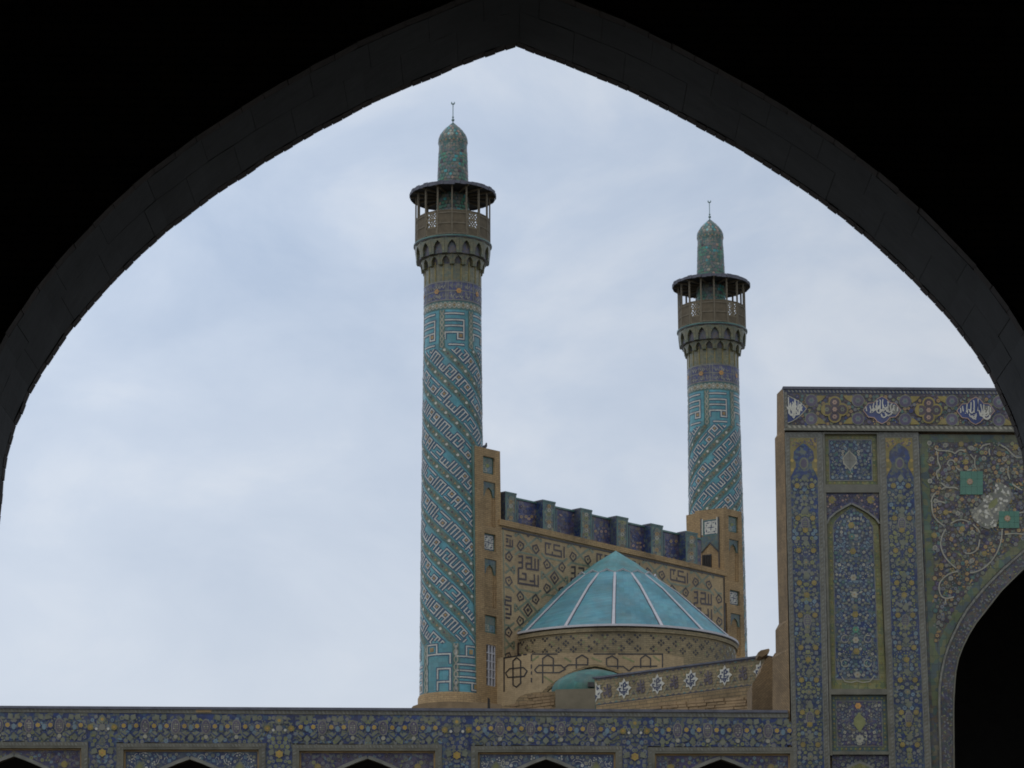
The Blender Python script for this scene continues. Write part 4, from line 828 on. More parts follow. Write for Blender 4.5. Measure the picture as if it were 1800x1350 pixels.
# ------------------------------------------------------------------ minarets
def minaret(base, hand, lean, label, seed):
    mn = thing('minaret', label, 'minaret', 'twin minarets of the gateway')
    Z0 = mz(1228)
    prof_ = [(0, mrad(58.5, 1228)), (Z0, mrad(57, 1228)), (mz(1000), mrad(55.2, 1000)), (mz(780), mrad(53.2, 780)), (mz(560), mrad(50.4, 560)), (mz(543), mrad(50.2, 543))]
    def rad(z):
        for (za, ra), (zb_, rb) in zip(prof_, prof_[1:]):
            if z <= zb_: return ra + (rb - ra) * (z - za) / max(zb_ - za, 1e-6)
        return prof_[-1][1]
    m = MB(); m.lathe(prof_[1:], 'shaft_tile', 56); sh = m.build('shaft', mn, smooth=True)
    m = MB(); m.lathe([(0, mrad(60, 1228)), (Z0 - 0.02, mrad(60, 1228)), (Z0 + 0.1, mrad(57.6, 1228)), (Z0 + 0.12, mrad(56, 1228))], 'brick_sand', 48); m.build('brick_base', mn, smooth=True)
    RR = mrad(53, 800); CIRC = 2 * math.pi * RR
    def cyl(S, z, h): r = rad(z) + h; a_ = S / RR; return (r * math.sin(a_), -r * math.cos(a_), z)
    u = mrad(3.45, 800); P = CIRC / 6
    zA, zB, zC, zD = mz(1226), mz(1140), mz(624), mz(559)      # foot panels, slanting bands, head panels
    phi0 = -0.35 * RR
    ang = R(45); e = (math.cos(ang), -hand * math.sin(ang)); g_ = (hand * math.sin(ang), math.cos(ang))
    BW = P * math.sin(ang)
    seqs = ['IKAIPAII', 'WIANPMAIH', 'NTIAKLPNI', 'MINPAIHTLI', 'AWINKMPITN', 'HNIKAPIIMW']
    inb = lambda S, z: zB + 0.02 < z < zC - 0.02
    for k in range(6):
        # slanting band k: centre line leaves the head at S = phi0 + k*P, z = zC
        ox, oz = phi0 + (k + 0.5) * P, zC
        Ls = (zC - zB) / math.sin(ang)
        def to(x, y, ox=ox, oz=oz): return (ox + e[0] * x + g_[0] * y, oz + e[1] * x + g_[1] * y) if hand > 0 else (ox - e[0] * x - (-g_[0]) * y * 1.0, oz - e[1] * -1 * -x * 1.0 + g_[1] * y)
        if hand > 0: to = lambda x, y, ox=ox, oz=oz: (ox + e[0] * x + g_[0] * y, oz + e[1] * x + g_[1] * y)
        else: to = lambda x, y, ox=ox, oz=oz: (ox - e[0] * (Ls - x) + P * 0 + 0.0 + g_[0] * y, oz - math.sin(ang) * (Ls - x) + g_[1] * y)
        a = Art(cyl, lay=0.004, base=0.005, step=0.14)
        sq_ = ''.join(seqs[(k + j) % 6] for j in range(6))
        x = -3.0; r_ = random.Random(seed + k)
        kufic(a, sq_, x, u * .98, lambda X, Y: to(X, Y - 2.75 * u), 'letter', 'letter_edge', l=0, clip=inb, ww=.64, ow=1.7)
        b = a.build('kufic_band', mn)
        a = Art(cyl, lay=0.005, base=0.005, step=0.16)
        gy = BW / 2
        a.stroke([to(-2.0, gy), to(Ls + 2.0, gy)], u * 2.9, 'guilloche', 0, clip=inb); 
        for s_ in (-1, 1): a.stroke([to(-2.0, gy + s_ * u * 1.55), to(Ls + 2.0, gy + s_ * u * 1.55)], u * 0.38, 'teal', 1, clip=inb)
        for s_ in (-1, 1): a.stroke([to(X * 0.075 - 1.5, gy + s_ * u * 0.85 * math.sin(X * 0.075 * 6.283 / (u * 5.2))) for X in range(int((Ls + 3) / 0.075))], u * 0.42, 'sage', 2 + s_ * 0.3, clip=inb)
        X = 0.0; i_ = 0
        while X < Ls:
            c = to(X, gy)
            if inb(*c): a.disc(c[0], c[1], u * (0.75 if i_ % 3 == 0 else 0.5), ('white', 'plum', 'ochre')[i_ % 3], 4, 8)
            X += u * 2.6; i_ += 1
        a.build('guilloche_band', mn)
        # head and foot panels
        for (za, zb_, w_, nm) in ((zC, zD, 5.0, 'kufic_head_panel'), (zA, zB, 5.6, 'kufic_foot_panel')):
            hh = zb_ - za; uu = hh / 18.2
            c0 = phi0 + (k + 0.42) * P if nm == 'kufic_head_panel' else phi0 + (k + 0.42) * P - hand * (zC - zB) / math.tan(ang) * -1
            a = Art(cyl, lay=0.004, base=0.005, step=0.14)
            W2 = P * 0.5 - u * 2.3
            T = lambda x, y: (c0 + (x - 2.6) * uu * 1.9, za + hh * 0.05 + y * uu)
            if nm == 'kufic_head_panel': strokes = [[(0, 15.6), (5, 15.6)], [(0.2, 12.4), (5, 12.4), (5, 3.2), (3.4, 3.2), (3.4, 6.4), (5, 6.4)], [(0.2, 9.6), (5, 9.6)], [(0.2, 3.2), (0.2, 6.4), (3.4, 6.4)], [(1.2, 0.4), (5, 0.4)]]; ey = [(4.2, 4.8, .42, .8)]
            elif k % 2: strokes = [[(0, 16.4), (0, 12.6), (4, 12.6), (4, 16.4), (2, 16.4), (2, 12.6)], [(0, 9.6), (5, 9.6)], [(0, 7.4), (5, 7.4), (5, 0.4), (3.2, 0.4), (3.2, 3), (5, 3)], [(0, 5.0), (5, 5.0)], [(0, .4), (0, 3), (3.2, 3)]]; ey = [(4.1, 1.7, .42, .8), (3, 14.4, .42, .9)]
            else: strokes = [[(0.4, 10), (0.4, 13.4), (2.6, 13.4), (2.6, 17), (0.4, 17), (0.4, 13.4)], [(2.6, 13.4), (5.2, 13.4), (5.2, 10)], [(0.4, 8), (0.4, 0.2)], [(2.8, 4.4), (2.8, 8), (5.2, 8), (5.2, 0.2)], [(2.8, 0.2), (2.8, 3.2), (5.2, 3.2)]]; ey = [(1.5, 15.2, .45, .8)]
            for p in strokes: q = [T(*c) for c in p]; a.stroke(q, u * 1.6, 'letter_edge', 0, square=0.5 * u); a.stroke(q, u * 0.72, 'letter', 1, square=0.25 * u)
            for x_, y_, hx_, hy_ in ey: a.poly([T(x_ - hx_, y_ - hy_), T(x_ + hx_, y_ - hy_), T(x_ + hx_, y_ + hy_), T(x_ - hx_, y_ + hy_)], 'ochre', 2)
            gx = c0 - 0.42 * P - (0.0)
            a.stroke([(gx, za), (gx, zb_)], u * 2.6, 'guilloche', 0)
            for s_ in (-1, 1):
                a.stroke([(gx + s_ * u * 1.5, za), (gx + s_ * u * 1.5, zb_)], u * .4, 'teal', 1)
                a.stroke([(gx + s_ * u * 0.85 * math.sin(t * 0.42), za + hh * t / 50) for t in range(51)], u * 0.6, 'offwhite', 2 + s_ * .3)
            a.build(nm, mn)
    # ring borders
    for (za, zb_, n) in ((mz(558), mz(543), 40), (Z0, mz(1225), 44)):
        a = Art(cyl, lay=0.005, base=0.008, step=0.14); mid = (za + zb_) / 2; hh = zb_ - za
        a.stroke([(-CIRC / 2 + CIRC * i / 60, mid) for i in range(61)], hh, 'teal', 0)
        for s_ in (-1, 1): a.stroke([(-CIRC / 2 + CIRC * i / 200, mid + s_ * hh * 0.3 * math.sin(i * 6.2832 * n / 2 / 200)) for i in range(201)], hh * 0.16, 'offwhite', 1 + s_ * .3)
        for i in range(n): a.disc(-CIRC / 2 + CIRC * (i + .5) / n, mid, hh * .13, ('ochre', 'white')[i % 2], 3, 6)
        a.build('border_ring', mn)
    # blue inscription ring, ribbed neck
    zE, zF = mz(543), mz(508); r1 = mrad(50.6, 510)
    m = MB(); m.lathe([(zE, r1), (zF, r1)], 'ring_blue', 48); ir = m.build('inscription_ring', mn, smooth=True)
    def cy2(S, z, h): q = r1 + h; return (q * math.sin(S / r1), -q * math.cos(S / r1), z)
    a = Art(cy2, lay=0.005, base=0.005, step=0.12); C1 = 2 * math.pi * r1; hh = zF - zE; r_ = random.Random(seed)
    for z in (zE + 0.04, (zE + zF) / 2, zF - 0.04): a.stroke([(-C1 / 2 + C1 * i / 60, z) for i in range(61)], 0.05, 'greytile', 1)
    for i in range(56):
        s_ = -C1 / 2 + C1 * (i + r_.uniform(-.3, .3)) / 56
        if i % 8 in (2, 3): a.stroke([(s_, zE + 0.06), (s_, zF - 0.06)], 0.035, 'greytile', 1); continue
        for zc in (zE + hh * .27, zE + hh * .74):
            a.stroke([(s_, zc - hh * r_.uniform(0, .14)), (s_ + r_.uniform(-.03, .03), zc + hh * r_.uniform(-.05, .17))], 0.03, r_.choice(('offwhite', 'greytile', 'bluegrey')), 1)
            t_ = r_.uniform(-.06, .08); a.stroke([(s_ - r_.uniform(0, .08), zc + hh * t_), (s_ + 0.02, zc - hh * .13), (s_ + r_.uniform(.04, .14), zc + hh * t_)], 0.032, r_.choice(('offwhite', 'greytile')), 1.4)
    for i in range(8): a.rosette(-C1 / 2 + C1 * (i + .3) / 8, zE + hh * .5, 0.13, 'orange', 'ochre', 3, 6)
    a.build('inscription', ir)
    r2 = mrad(49.5, 485); zG = mz(464)
    m = MB(); m.lathe([(zF, r2), (zG, r2), (zG + 0.02, r2 * 1.0)], 'neck_tile', 48); m.build('neck', mn, smooth=True)
    m = MB(); m.box((0, -r2, (zF + zG) / 2), 0.022, 0.025, (zG - zF) / 2, 'mustard'); rb = m.build('neck_rib', mn)
    for i in range(1, 20): copy_of(rb, mn, Matrix.Rotation(2 * math.pi * i / 20, 4, 'Z'))
    # two tiers of stalactite niches under the balcony
    def bay(r_t, r_b, zt_, zb_, n, mat):
        m = MB(); half = math.pi / n * 0.985; hh = zt_ - zb_; pts_o = [(-half, zb_), (-half * .62, zb_), (-half * .60, zb_ + hh * .42), (-half * .36, zb_ + hh * .66), (0, zb_ + hh * .84), (half * .36, zb_ + hh * .66), (half * .60, zb_ + hh * .42), (half * .62, zb_), (half, zb_), (half, zt_), (-half, zt_)]
        def P3(a_, z, d): r = r_b + (r_t - r_b) * (z - zb_) / hh - d; return Vector((r * math.sin(a_), -r * math.cos(a_), z))
        A = [P3(a_, z, 0.0) for a_, z in pts_o]; B = [P3(a_, z, 0.16) for a_, z in pts_o]; n_ = len(A)
        m.face(A, mat); m.face(list(reversed(B)), mat)
        for i in range(n_): m.face([A[i], B[i], B[(i + 1) % n_], A[(i + 1) % n_]], mat)
        return m.build('stalactite_bay', mn)
    zH, zI, zJ = mz(437), mz(463), mz(480)
    b1_ = bay(mrad(67, 437), mrad(64.6, 462), zH, zI, 16, 'neck_tile')
    for i in range(1, 16): copy_of(b1_, mn, Matrix.Rotation(2 * math.pi * i / 16, 4, 'Z'))
    b2_ = bay(mrad(57.5, 464), mrad(55.0, 480), zI + 0.0, zJ, 16, 'neck_tile')
    for i in range(16): (copy_of(b2_, mn, Matrix.Rotation(2 * math.pi * (i + 0.5) / 16, 4, 'Z')) if i else None)
    b2_.matrix_local = Matrix.Rotation(math.pi / 16, 4, 'Z')
    m = MB(); m.lathe([(zJ + 0.05, r2), (zI - 0.01, mrad(52.5, 464)), (zI + 0.0, mrad(62, 464)), (zH - 0.02, mrad(60, 440)), (zH, mrad(67.5, 437)), (zH + 0.05, mrad(67.8, 437)), (zH + 0.05, 0.3)], 'field_plum', 48); m.build('stalactite_core', mn, smooth=True)
    m = MB(); m.lathe([(zH + 0.045, mrad(66, 437)), (zH + 0.045, mrad(69, 437)), (zH + 0.11, mrad(69, 437)), (zH + 0.115, mrad(66, 437))], 'teal', 48); m.build('balcony_ledge', mn)
    # parapet panels, posts, canopy
    rp1 = mrad(65, 415); zK = mz(390.5); zP0 = zH + 0.1
    half = math.pi / 16; Wp = 2 * rp1 * math.sin(half); apo = rp1 * math.cos(half)
    m = MB(); m.box((0, -apo, (zP0 + zK) / 2), Wp / 2 - 0.035, 0.022, (zK - zP0) / 2 - 0.02, 'wood')
    for zz in (zP0 + 0.09, zK - 0.09, (zP0 + zK) / 2): m.box((0, -apo - 0.03, zz), Wp / 2 - 0.036, 0.012, 0.03, 'wood_post')
    solid = m.build('parapet_board', mn)
    m = MB(); hz_ = (zK - zP0)
    for zz in (zP0 + 0.05, zP0 + hz_ * .36, zP0 + hz_ * .68, zK - 0.04): m.box((0, -apo, zz), Wp / 2 - 0.035, 0.022, 0.03, 'latticewood')
    for xx in (-1, 1): m.box((xx * (Wp / 2 - 0.06), -apo, (zP0 + zK) / 2), 0.024, 0.022, hz_ / 2 - 0.02, 'latticewood')
    m.box((0, -apo, zP0 + hz_ * .18), Wp / 2 - 0.06, 0.018, hz_ * .17, 'wood')
    for lo_, hi_ in ((.37, .67), (.69, .95)):
        for s_ in (-1, 1):
            for off in (-0.5, 0.0, 0.5):
                p0 = Vector((max(-1, min(1, off - .5)) * s_ * Wp * .42, -apo, zP0 + hz_ * lo_)); p1 = Vector((max(-1, min(1, off + .5)) * s_ * Wp * .42, -apo, zP0 + hz_ * hi_)); m.tube([p0, p1], 0.034, 'latticewood', 5)
    lat = m.build('parapet_lattice', mn)
    lattice_at = (1, 14)
    for i in range(16):
        src = lat if i in lattice_at else solid; M_ = Matrix.Rotation(2 * math.pi * (i + .5) / 16, 4, 'Z')
        if (i == 0): solid.matrix_local = M_
        elif i == lattice_at[0]: lat.matrix_local = M_
        else: copy_of(src, mn, M_)
    m = MB(); m.lathe([(zK - 0.02, rp1 - 0.05), (zK - 0.02, rp1 + 0.03), (zK + 0.045, rp1 + 0.03), (zK + 0.045, rp1 - 0.05), (zK - 0.02, rp1 - 0.05)], 'wood', 16); m.build('handrail', mn)
    zR = mz(345); Rr = mrad(74.5, 345)
    m = MB(); m.box((0, -rp1, (zP0 + zR) / 2), 0.034, 0.034, (zR - zP0) / 2, 'wood_post'); pst = m.build('balcony_post', mn)
    for i in range(1, 16): copy_of(pst, mn, Matrix.Rotation(2 * math.pi * i / 16, 4, 'Z'))
    zL = mz(318)
    m = MB(); m.lathe([(zR - 0.02, 0.5), (zR - 0.02, Rr - 0.03), (zR - 0.05, Rr), (zR + 0.05, Rr + 0.01), (zR + 0.30, Rr * .5), (zR + 0.40, mrad(26, 320))], 'wood_dark', 40); cn = m.build('canopy', mn)
    m = MB(); m.box((0, -(Rr + mrad(27, 345)) / 2, zR - 0.06), 0.03, (Rr - mrad(27, 345)) / 2, 0.04, 'wood'); bm_ = m.build('canopy_beam', mn)
    for i in range(1, 16): copy_of(bm_, mn, Matrix.Rotation(2 * math.pi * i / 16, 4, 'Z'))
    r_ = random.Random(seed + 9)
    for i in range(48):       # ragged tin-clad fascia strips round the rim
        m = MB(); aa = 2 * math.pi * i / 48; ww = Rr * math.pi / 48 * 0.97; t = r_.uniform(-.018, .018)
        ax_ = (Vector((math.cos(aa), math.sin(aa), 0)), Vector((math.sin(aa), -math.cos(aa), 0)), Vector((0, 0, 1)))
        m.box((math.sin(aa) * (Rr + .02 + t), -math.cos(aa) * (Rr + .02 + t), zR + t * .6), ww, 0.012, 0.075 + r_.uniform(-.015, .02), 'coping', ax_); m.build('fascia_strip', mn)
    zM = mz(258); rl0, rl1 = mrad(27.2, 330), mrad(24.8, 258)
    m = MB(); m.lathe([(zP0 - 0.05, mrad(28.5, 430)), (zL, mrad(26.6, 320)), (zM, rl1)], 'field_mosaic', 40); ln = m.build('lantern', mn, smooth=True)
    def cy3(S, z, h): q = rl0 + (rl1 - rl0) * (z - zL) / (zM - zL) + h; return (q * math.sin(S / rl0), -q * math.cos(S / rl0), z)
    a = Art(cy3, lay=0.005, base=0.006, step=None); C3 = 2 * math.pi * rl0; cols = 26; cw_ = C3 / cols; rows_ = int((zM - zP0 - 0.4) / cw_); r_ = random.Random(seed + 2)
    for i in range(cols):
        for j in range(rows_):
            dx, dz = abs(((i + 0.5) % 6.5) / 6.5 - .5) * 2, abs(((j + 2.5) % 7) / 7 - .5) * 2
            cl_ = 'green' if dx + dz < 0.8 else r_.choice(('greytile', 'sage', 'bluegrey', 'bluegrey', 'teal', 'greytile'))
            if r_.random() < .16: cl_ = r_.choice(('turquoise', 'teal', 'offwhite', 'plum', 'pink'))
            S = -C3 / 2 + cw_ * i + (cw_ / 2 if j % 2 else 0); z = zP0 + 0.35 + j * cw_; h_ = cw_ * .46
            a.poly([(S, z - h_), (S + h_, z), (S, z + h_), (S - h_, z)] if r_.random() < .55 else [(S - h_, z - h_ * .8), (S + h_, z - h_ * .8), (S + h_, z + h_ * .8), (S - h_, z + h_ * .8)], cl_, 0)
    a.build('mosaic', ln)
    zN = mz(215); capp = [(zM - 0.02, mrad(24.6, 258)), (mz(254), mrad(25.6, 254)), (mz(247), mrad(26.0, 247)), (mz(240), mrad(23.6, 240)), (mz(232), mrad(18.2, 232)), (mz(225), mrad(11.5, 225)), (mz(219), mrad(5.0, 219)), (zN, 0.012)]
    m = MB(); m.lathe(capp, 'field_mosaic', 36); cp = m.build('cap', mn, smooth=True)
    def cy4(S, z, h):
        for (za, ra), (zb_, rb_) in zip(capp, capp[1:]):
            if z <= zb_: q = ra + (rb_ - ra) * (z - za) / (zb_ - za) + h; break
        return (q * math.sin(S), -q * math.cos(S), z)
    a = Art(cy4, lay=0.004, base=0.008)
    a.stroke([(2 * math.pi * i / 40, (mz(254) + mz(249)) / 2) for i in range(41)], 0.06, 'teal', 0)
    for i in range(24): a.poly([(2 * math.pi * i / 24, mz(253.5)), (2 * math.pi * (i + .55) / 24, mz(253.5)), (2 * math.pi * (i + .28) / 24, mz(250))], ('ochre', 'offwhite')[i % 2], 1)
    for row, (yy, nn) in enumerate(((243, 22), (237, 20), (231, 16), (226, 12))):
        for i in range(nn):
            s_ = 2 * math.pi * (i + .5 * (row % 2)) / nn; w_ = 2.2 / nn; a.poly([(s_, mz(yy + 3)), (s_ + w_, mz(yy)), (s_, mz(yy - 3)), (s_ - w_, mz(yy))], ('offwhite', 'turquoise', 'pink', 'teal')[(i + row) % 4], 0)
    a.build('cap_mosaic', cp)
    m = MB(); zt_ = mz(183)
    m.tube([(0, 0, zN - 0.05), (0, 0, zt_)], 0.020, 'metal', 8)
    for zz, q in ((mz(211), .075), (mz(206), .05)): m.lathe([(zz - q, 0.0), (zz - q * .7, q * .7), (zz, q), (zz + q * .7, q * .7), (zz + q, 0.0)], 'metal', 12)
    fi = m.build('finial', mn, smooth=True)
    m = MB(); rcr = 0.07
    for i in range(10):
        t0, t1 = R(-130 + 26 * i), R(-130 + 26 * (i + 1)); th = lambda i: 0.012 + 0.028 * math.sin(math.pi * i / 10)
        m.tube([(rcr * math.sin(t0), 0, zt_ + .07 - rcr * math.cos(t0)), (rcr * math.sin(t1), 0, zt_ + .07 - rcr * math.cos(t1))], [th(i), th(i + 1)], 'metal', 6)
    m.build('crescent', fi)
    mn.location = base; mn.rotation_euler = (0, lean, 0)
    return mn
def lean_loc(base, lean, z): return Vector((base.x - math.tan(lean) * z, base.y, 0))
LE1, LE2 = R(-0.55), R(-0.30)
mA = minaret(lean_loc(M1, LE1, mz(600)), 1, LE1, 'nearer taller-looking turquoise minaret on the left, rising from the low wall', 50)
mB = minaret(lean_loc(M2, LE2, mz(560)), -1, LE2, 'farther turquoise minaret on the right, rising behind the turquoise dome', 60)

# ------------------------------------------------------------------ screen wall between them
sw = thing('gateway_wall', 'sand brick gateway wall with dark Kufic patterns between the two minarets', 'wall')
W0 = WALL
BT = lambda x: 914 + (x - 882.5) * 0.2305        # top of the brick band
q = MB(); fslab(q, [(880.5, BT(880.5)), (1273.5, BT(1273.5)), (1280, 1420), (886, 1420)], -2.2, 0.0, 'brick_sand', W0, front='brick_panel'); q.build('wall_body', sw)
q = MB(); fslab(q, [(876, BT(876)), (1276, BT(1276)), (1276, BT(1276) + 8.5), (876, BT(876) + 10.5)], 0.0, 0.10, 'brick_sand', W0); q.build('brick_band', sw)
q = MB(); fslab(q, [(882, BT(882) + 13), (1273, BT(1273) + 9.2), (1273, BT(1273) + 12), (882, BT(882) + 16.2)], 0.0, 0.03, 'black', W0); fslab(q, [(1271.5, BT(1273) + 12.1), (1273.6, BT(1273) + 12.1), (1275.6, 1180), (1273.6, 1180)], 0.0, 0.03, 'black', W0); q.build('dark_border', sw)
a = Art(W0.pt, base=0.006, lay=0.005)
u0, v0 = W0.uv(928.3, 941.0); u1, _ = W0.uv(974.6, 952.4); _, v1 = W0.uv(928.5, 1006.5)
ga, gb = (u1 - u0), (v0 - v1); uL, _ = W0.uv(886.5, 1000); uR, _ = W0.uv(1270, 1050); um = (uL + uR) / 2
vtop = W0.uv(1000, BT(1000) + 14.5)[1]
PXV = gb / 65.5; PXU = ga / 46.3                                     # one photo pixel in metres on this wall
blk_big = ([[(240, 640), (272, 640), (272, 735), (238, 735)], [(240, 690), (272, 690)], [(300, 650), (345, 655), (345, 748)], [(302, 738), (302, 700), (345, 705)], [(302, 742), (400, 760), (400, 668)], [(374, 662), (374, 752)],
            [(240, 735), (240, 857), (400, 890), (400, 800)], [(245, 822), (300, 832), (300, 786), (268, 780)], [(368, 792), (372, 880)], [(330, 845), (368, 850)]])
blk_big = [[((x - 318) / 4.654, (y - 775 - (x - 318) * .2465) / 4.654) for x, y in s] for s in blk_big]
blk_ak = [[(-16, 14), (-16, -5), (-6, -5)], [(-10, -5), (-10, 4)], [(-16, 14), (12, 14), (12, 4), (-1, 4), (-1, -5), (10, -5)], [(-4, 14), (-4, 8)], [(17, 15), (17, -5)]]
blk_al = [[(-6, -9), (7, -9)], [(-6, 9), (-6, 2), (0, 2), (0, -3), (-6, -3)], [(-6, 9), (8, 9), (8, -3)], [(4, 9), (4, -3)]]
blk_ta = [[(-6, 13), (6, 13), (6, -2), (-4, -2), (-4, -10), (6, -10), (6, -16), (-6, -16)], [(-6, 13), (-6, 5), (2, 5)], [(-6, 20), (5, 20)]]
for half in (0, 1):
    def G(i, j, half=half):
        uu, vv = u0 + ga * i, v0 - gb * j
        return ((uu if not half else uL + uR - uu), vv)
    sg = 1 if not half else -1
    clip = lambda x, y, half=half: uL < x < uR and y < vtop and ((x <= um) if not half else (x >= um))
    def st(c, pts, w_, mat, l, flip=True): a.stroke([(c[0] + (sg if flip else 1) * x * PXU, c[1] - y * PXV) for x, y in pts], w_ * PXV * 1.3, mat, l, clip=clip)
    a.step = 0.12
    for i in range(-2, 8):
        for j in range(-1, 6):
            c = G(i, j)
            if not (uL - 1.2 < c[0] < uR + 1.2): continue
            if (i + j) % 2 == 0:
                K = 16.1; XX, YY = 23.0, 32.6
                for s1 in (-1, 1):
                    for s2 in (-1, 1): st(c, [(-XX, s1 * K - s2 * XX), (YY - K if s1 > 0 else YY + K if False else XX, s1 * K + s2 * (YY - K if s1 > 0 else XX))] if False else [(x, s1 * K + s2 * x) for x in (-XX, -12, 0, 12, XX) if abs(s1 * K + s2 * x) <= YY + 7], 3.0, 'turqline', 0)
                for s1 in (-1, 1): st(c, [(-16.5, s1 * YY), (16.5, s1 * YY)], 2.6, 'turqline', 0); st(c, [(s1 * XX, -7), (s1 * XX, 7)], 2.6, 'turqline', 0)
                def shape(pts, w_): 
                    if clip(*[(c[0] + sg * pts[0][0] * PXU, c[1] - pts[0][1] * PXV)][0]): a.stroke([(c[0] + sg * x * PXU, c[1] - y * PXV) for x, y in pts], w_ * PXV * 1.3, 'ink', 1, closed=True, clip=clip)
                shape([(0, -10.5), (7, 0), (0, 10.5), (-7, 0)], 2.3)
                if clip(c[0], c[1] - 0.05): a.poly([(c[0] + x * PXU, c[1] - y * PXV) for x, y in ((0, -4), (3, 0), (0, 4), (-3, 0))], 'ink', 1)
                for s1 in (-1, 1):
                    for s2 in (-1, 1):
                        dcx, dcy = s1 * 13.3, s2 * 20.5
                        shape([(dcx + s1 * -5.2, dcy + s2 * -3.0), (dcx - s1 * 5.2, dcy + s2 * 2.6), (dcx + s1 * 0.2, dcy + s2 * 9.2), (dcx + s1 * 5.6, dcy + s2 * 1.8), (dcx + s1 * 1.5, dcy + s2 * -6.8)], 2.1)
                        cc = (c[0] + sg * dcx * PXU, c[1] - dcy * PXV)
                        if clip(*cc): a.disc(cc[0], cc[1], 2.2 * PXV, 'ink', 1, 6)
                for tx, ty in ((0, -28), (0, 28), (19.5, 0), (-19.5, 0)):
                    for ox_, oy_ in ((-2.6, 1.6), (2.6, 1.6), (0, -2.6)):
                        cc = (c[0] + sg * (tx + ox_) * PXU, c[1] - (ty + oy_) * PXV)
                        if clip(*cc): a.disc(cc[0], cc[1], 1.5 * PXV, 'ochre' if ty else 'ink', 1, 4)
            else:
                if j == 0 and i > -1: B = [[(x, y + 12) for x, y in s] for s in blk_ak]; w_ = 2.5
                elif i == -1 and j == 0: B = [[(x + 11, y + 17) for x, y in s] for s in blk_al]; w_ = 2.2
                elif i == -1: B = [[(x + 11, y) for x, y in s] for s in blk_ta]; w_ = 2.6
                elif j % 2: B = blk_big; w_ = 2.7
                else: B = blk_ak; w_ = 2.6
                for s_ in B: st(c, s_, w_, 'ink', 1, flip=(i == -1 and False))
a.build('brick_pattern', sw)
# thin teal inner border
a = Art(W0.px, base=0.012); a.stroke([(884, 931), (888, 1180)], 1.6, 'turqline', 0); a.build('teal_border', sw)
# parapet of blue tile with projecting posts
PB = arr_shift(-0.55); PF = arr_shift(-0.12)
PT = lambda x: 868 + (x - 884) * 0.2195
xs = [884, 952, 1017, 1081, 1141, 1203]
q = MB(); fslab(q, [(872, PT(872) + 5), (1232, PT(1232) + 5), (1232, BT(1232) + 4), (872, BT(872) + 4)], -0.5, 0.0, 'coping', PB, front='parapet_blue'); pp = q.build('parapet', sw)
q = MB(); fslab(q, [(872, PT(872) + 2), (1232, PT(1232) + 2), (1232, PT(1232) + 5), (872, PT(872) + 5)], -0.52, 0.06, 'coping', PB, front='teal'); q.build('parapet_coping', sw)
posts = [(888, 907.5), (954, 976), (1020.5, 1040.5), (1083.5, 1104), (1144, 1165), (1205, 1226)]
for i, (x0, x1) in enumerate(posts):
    o = bpy.data.objects.new('parapet_post', None); COL.objects.link(o); o.parent = sw
    q = MB(); t0, t1 = PT(x0) - 3.5, PT(x1) - 3.5
    fslab(q, [(x0, t0), (x1, t1), (x1, BT(x1) + 2), (x0, BT(x0) + 2)], -0.5, 0.0, 'field_deep', PF, front='parapet_floral'); q.build('post_body', o)
    q = MB(); fslab(q, [(x0 - .5, t0 - 2), (x1 + .5, t1 - 2), (x1 + .5, t1 + 1.0), (x0 - .5, t0 + 1.0)], -0.52, 0.02, 'coping', PF, front='post_teal'); q.build('post_cap', o)
    a = Art(PF.px, base=0.006)
    a.stroke([(x0 + 1.7, t0 + 3), (x0 + 1.7, BT(x0) + 2)], 2.4, 'post_teal', 0); a.stroke([(x1 - 1.7, t1 + 3), (x1 - 1.7, BT(x1) + 2)], 2.4, 'post_teal', 0); a.stroke([(x0, t0 + 3.2), (x1, t1 + 3.2)], 2.4, 'post_teal', 0)
    cx = (x0 + x1) / 2
    for k in range(6):
        y = t0 + 10 + k * 7; a.rosette(cx, y, 4.0, ('sage', 'ochre', 'offwhite', 'olive')[(k + i) % 4], 'plum', 1, 6)
        for s_ in (-1, 1): a.leaf(cx + s_ * 4, y + 3.5, 2.8, s_ * .7, 'greytile', 1)
    a.build('post_tile_pattern', o)
for i in range(5):
    x0, x1 = posts[i][1] + 3, posts[i + 1][0] - 6
    a = Art(PB.px, base=0.006); cx = (x0 + x1) / 2
    a.flora(x0, PT(cx) + 10, x1, PT(cx) + 46, 6.5, 600 + i, ['purple', 'cobalt', 'pink', 'bluegrey', 'ochre', 'plum', 'cobalt'], size=.85, stems='purple', edge='cobalt'); a.stroke([(x0 - 1, PT(x0) + 8), (x0 - 1, PT(x0) + 46)], 2, 'post_teal', 1); a.build('parapet_tile_pattern', pp)

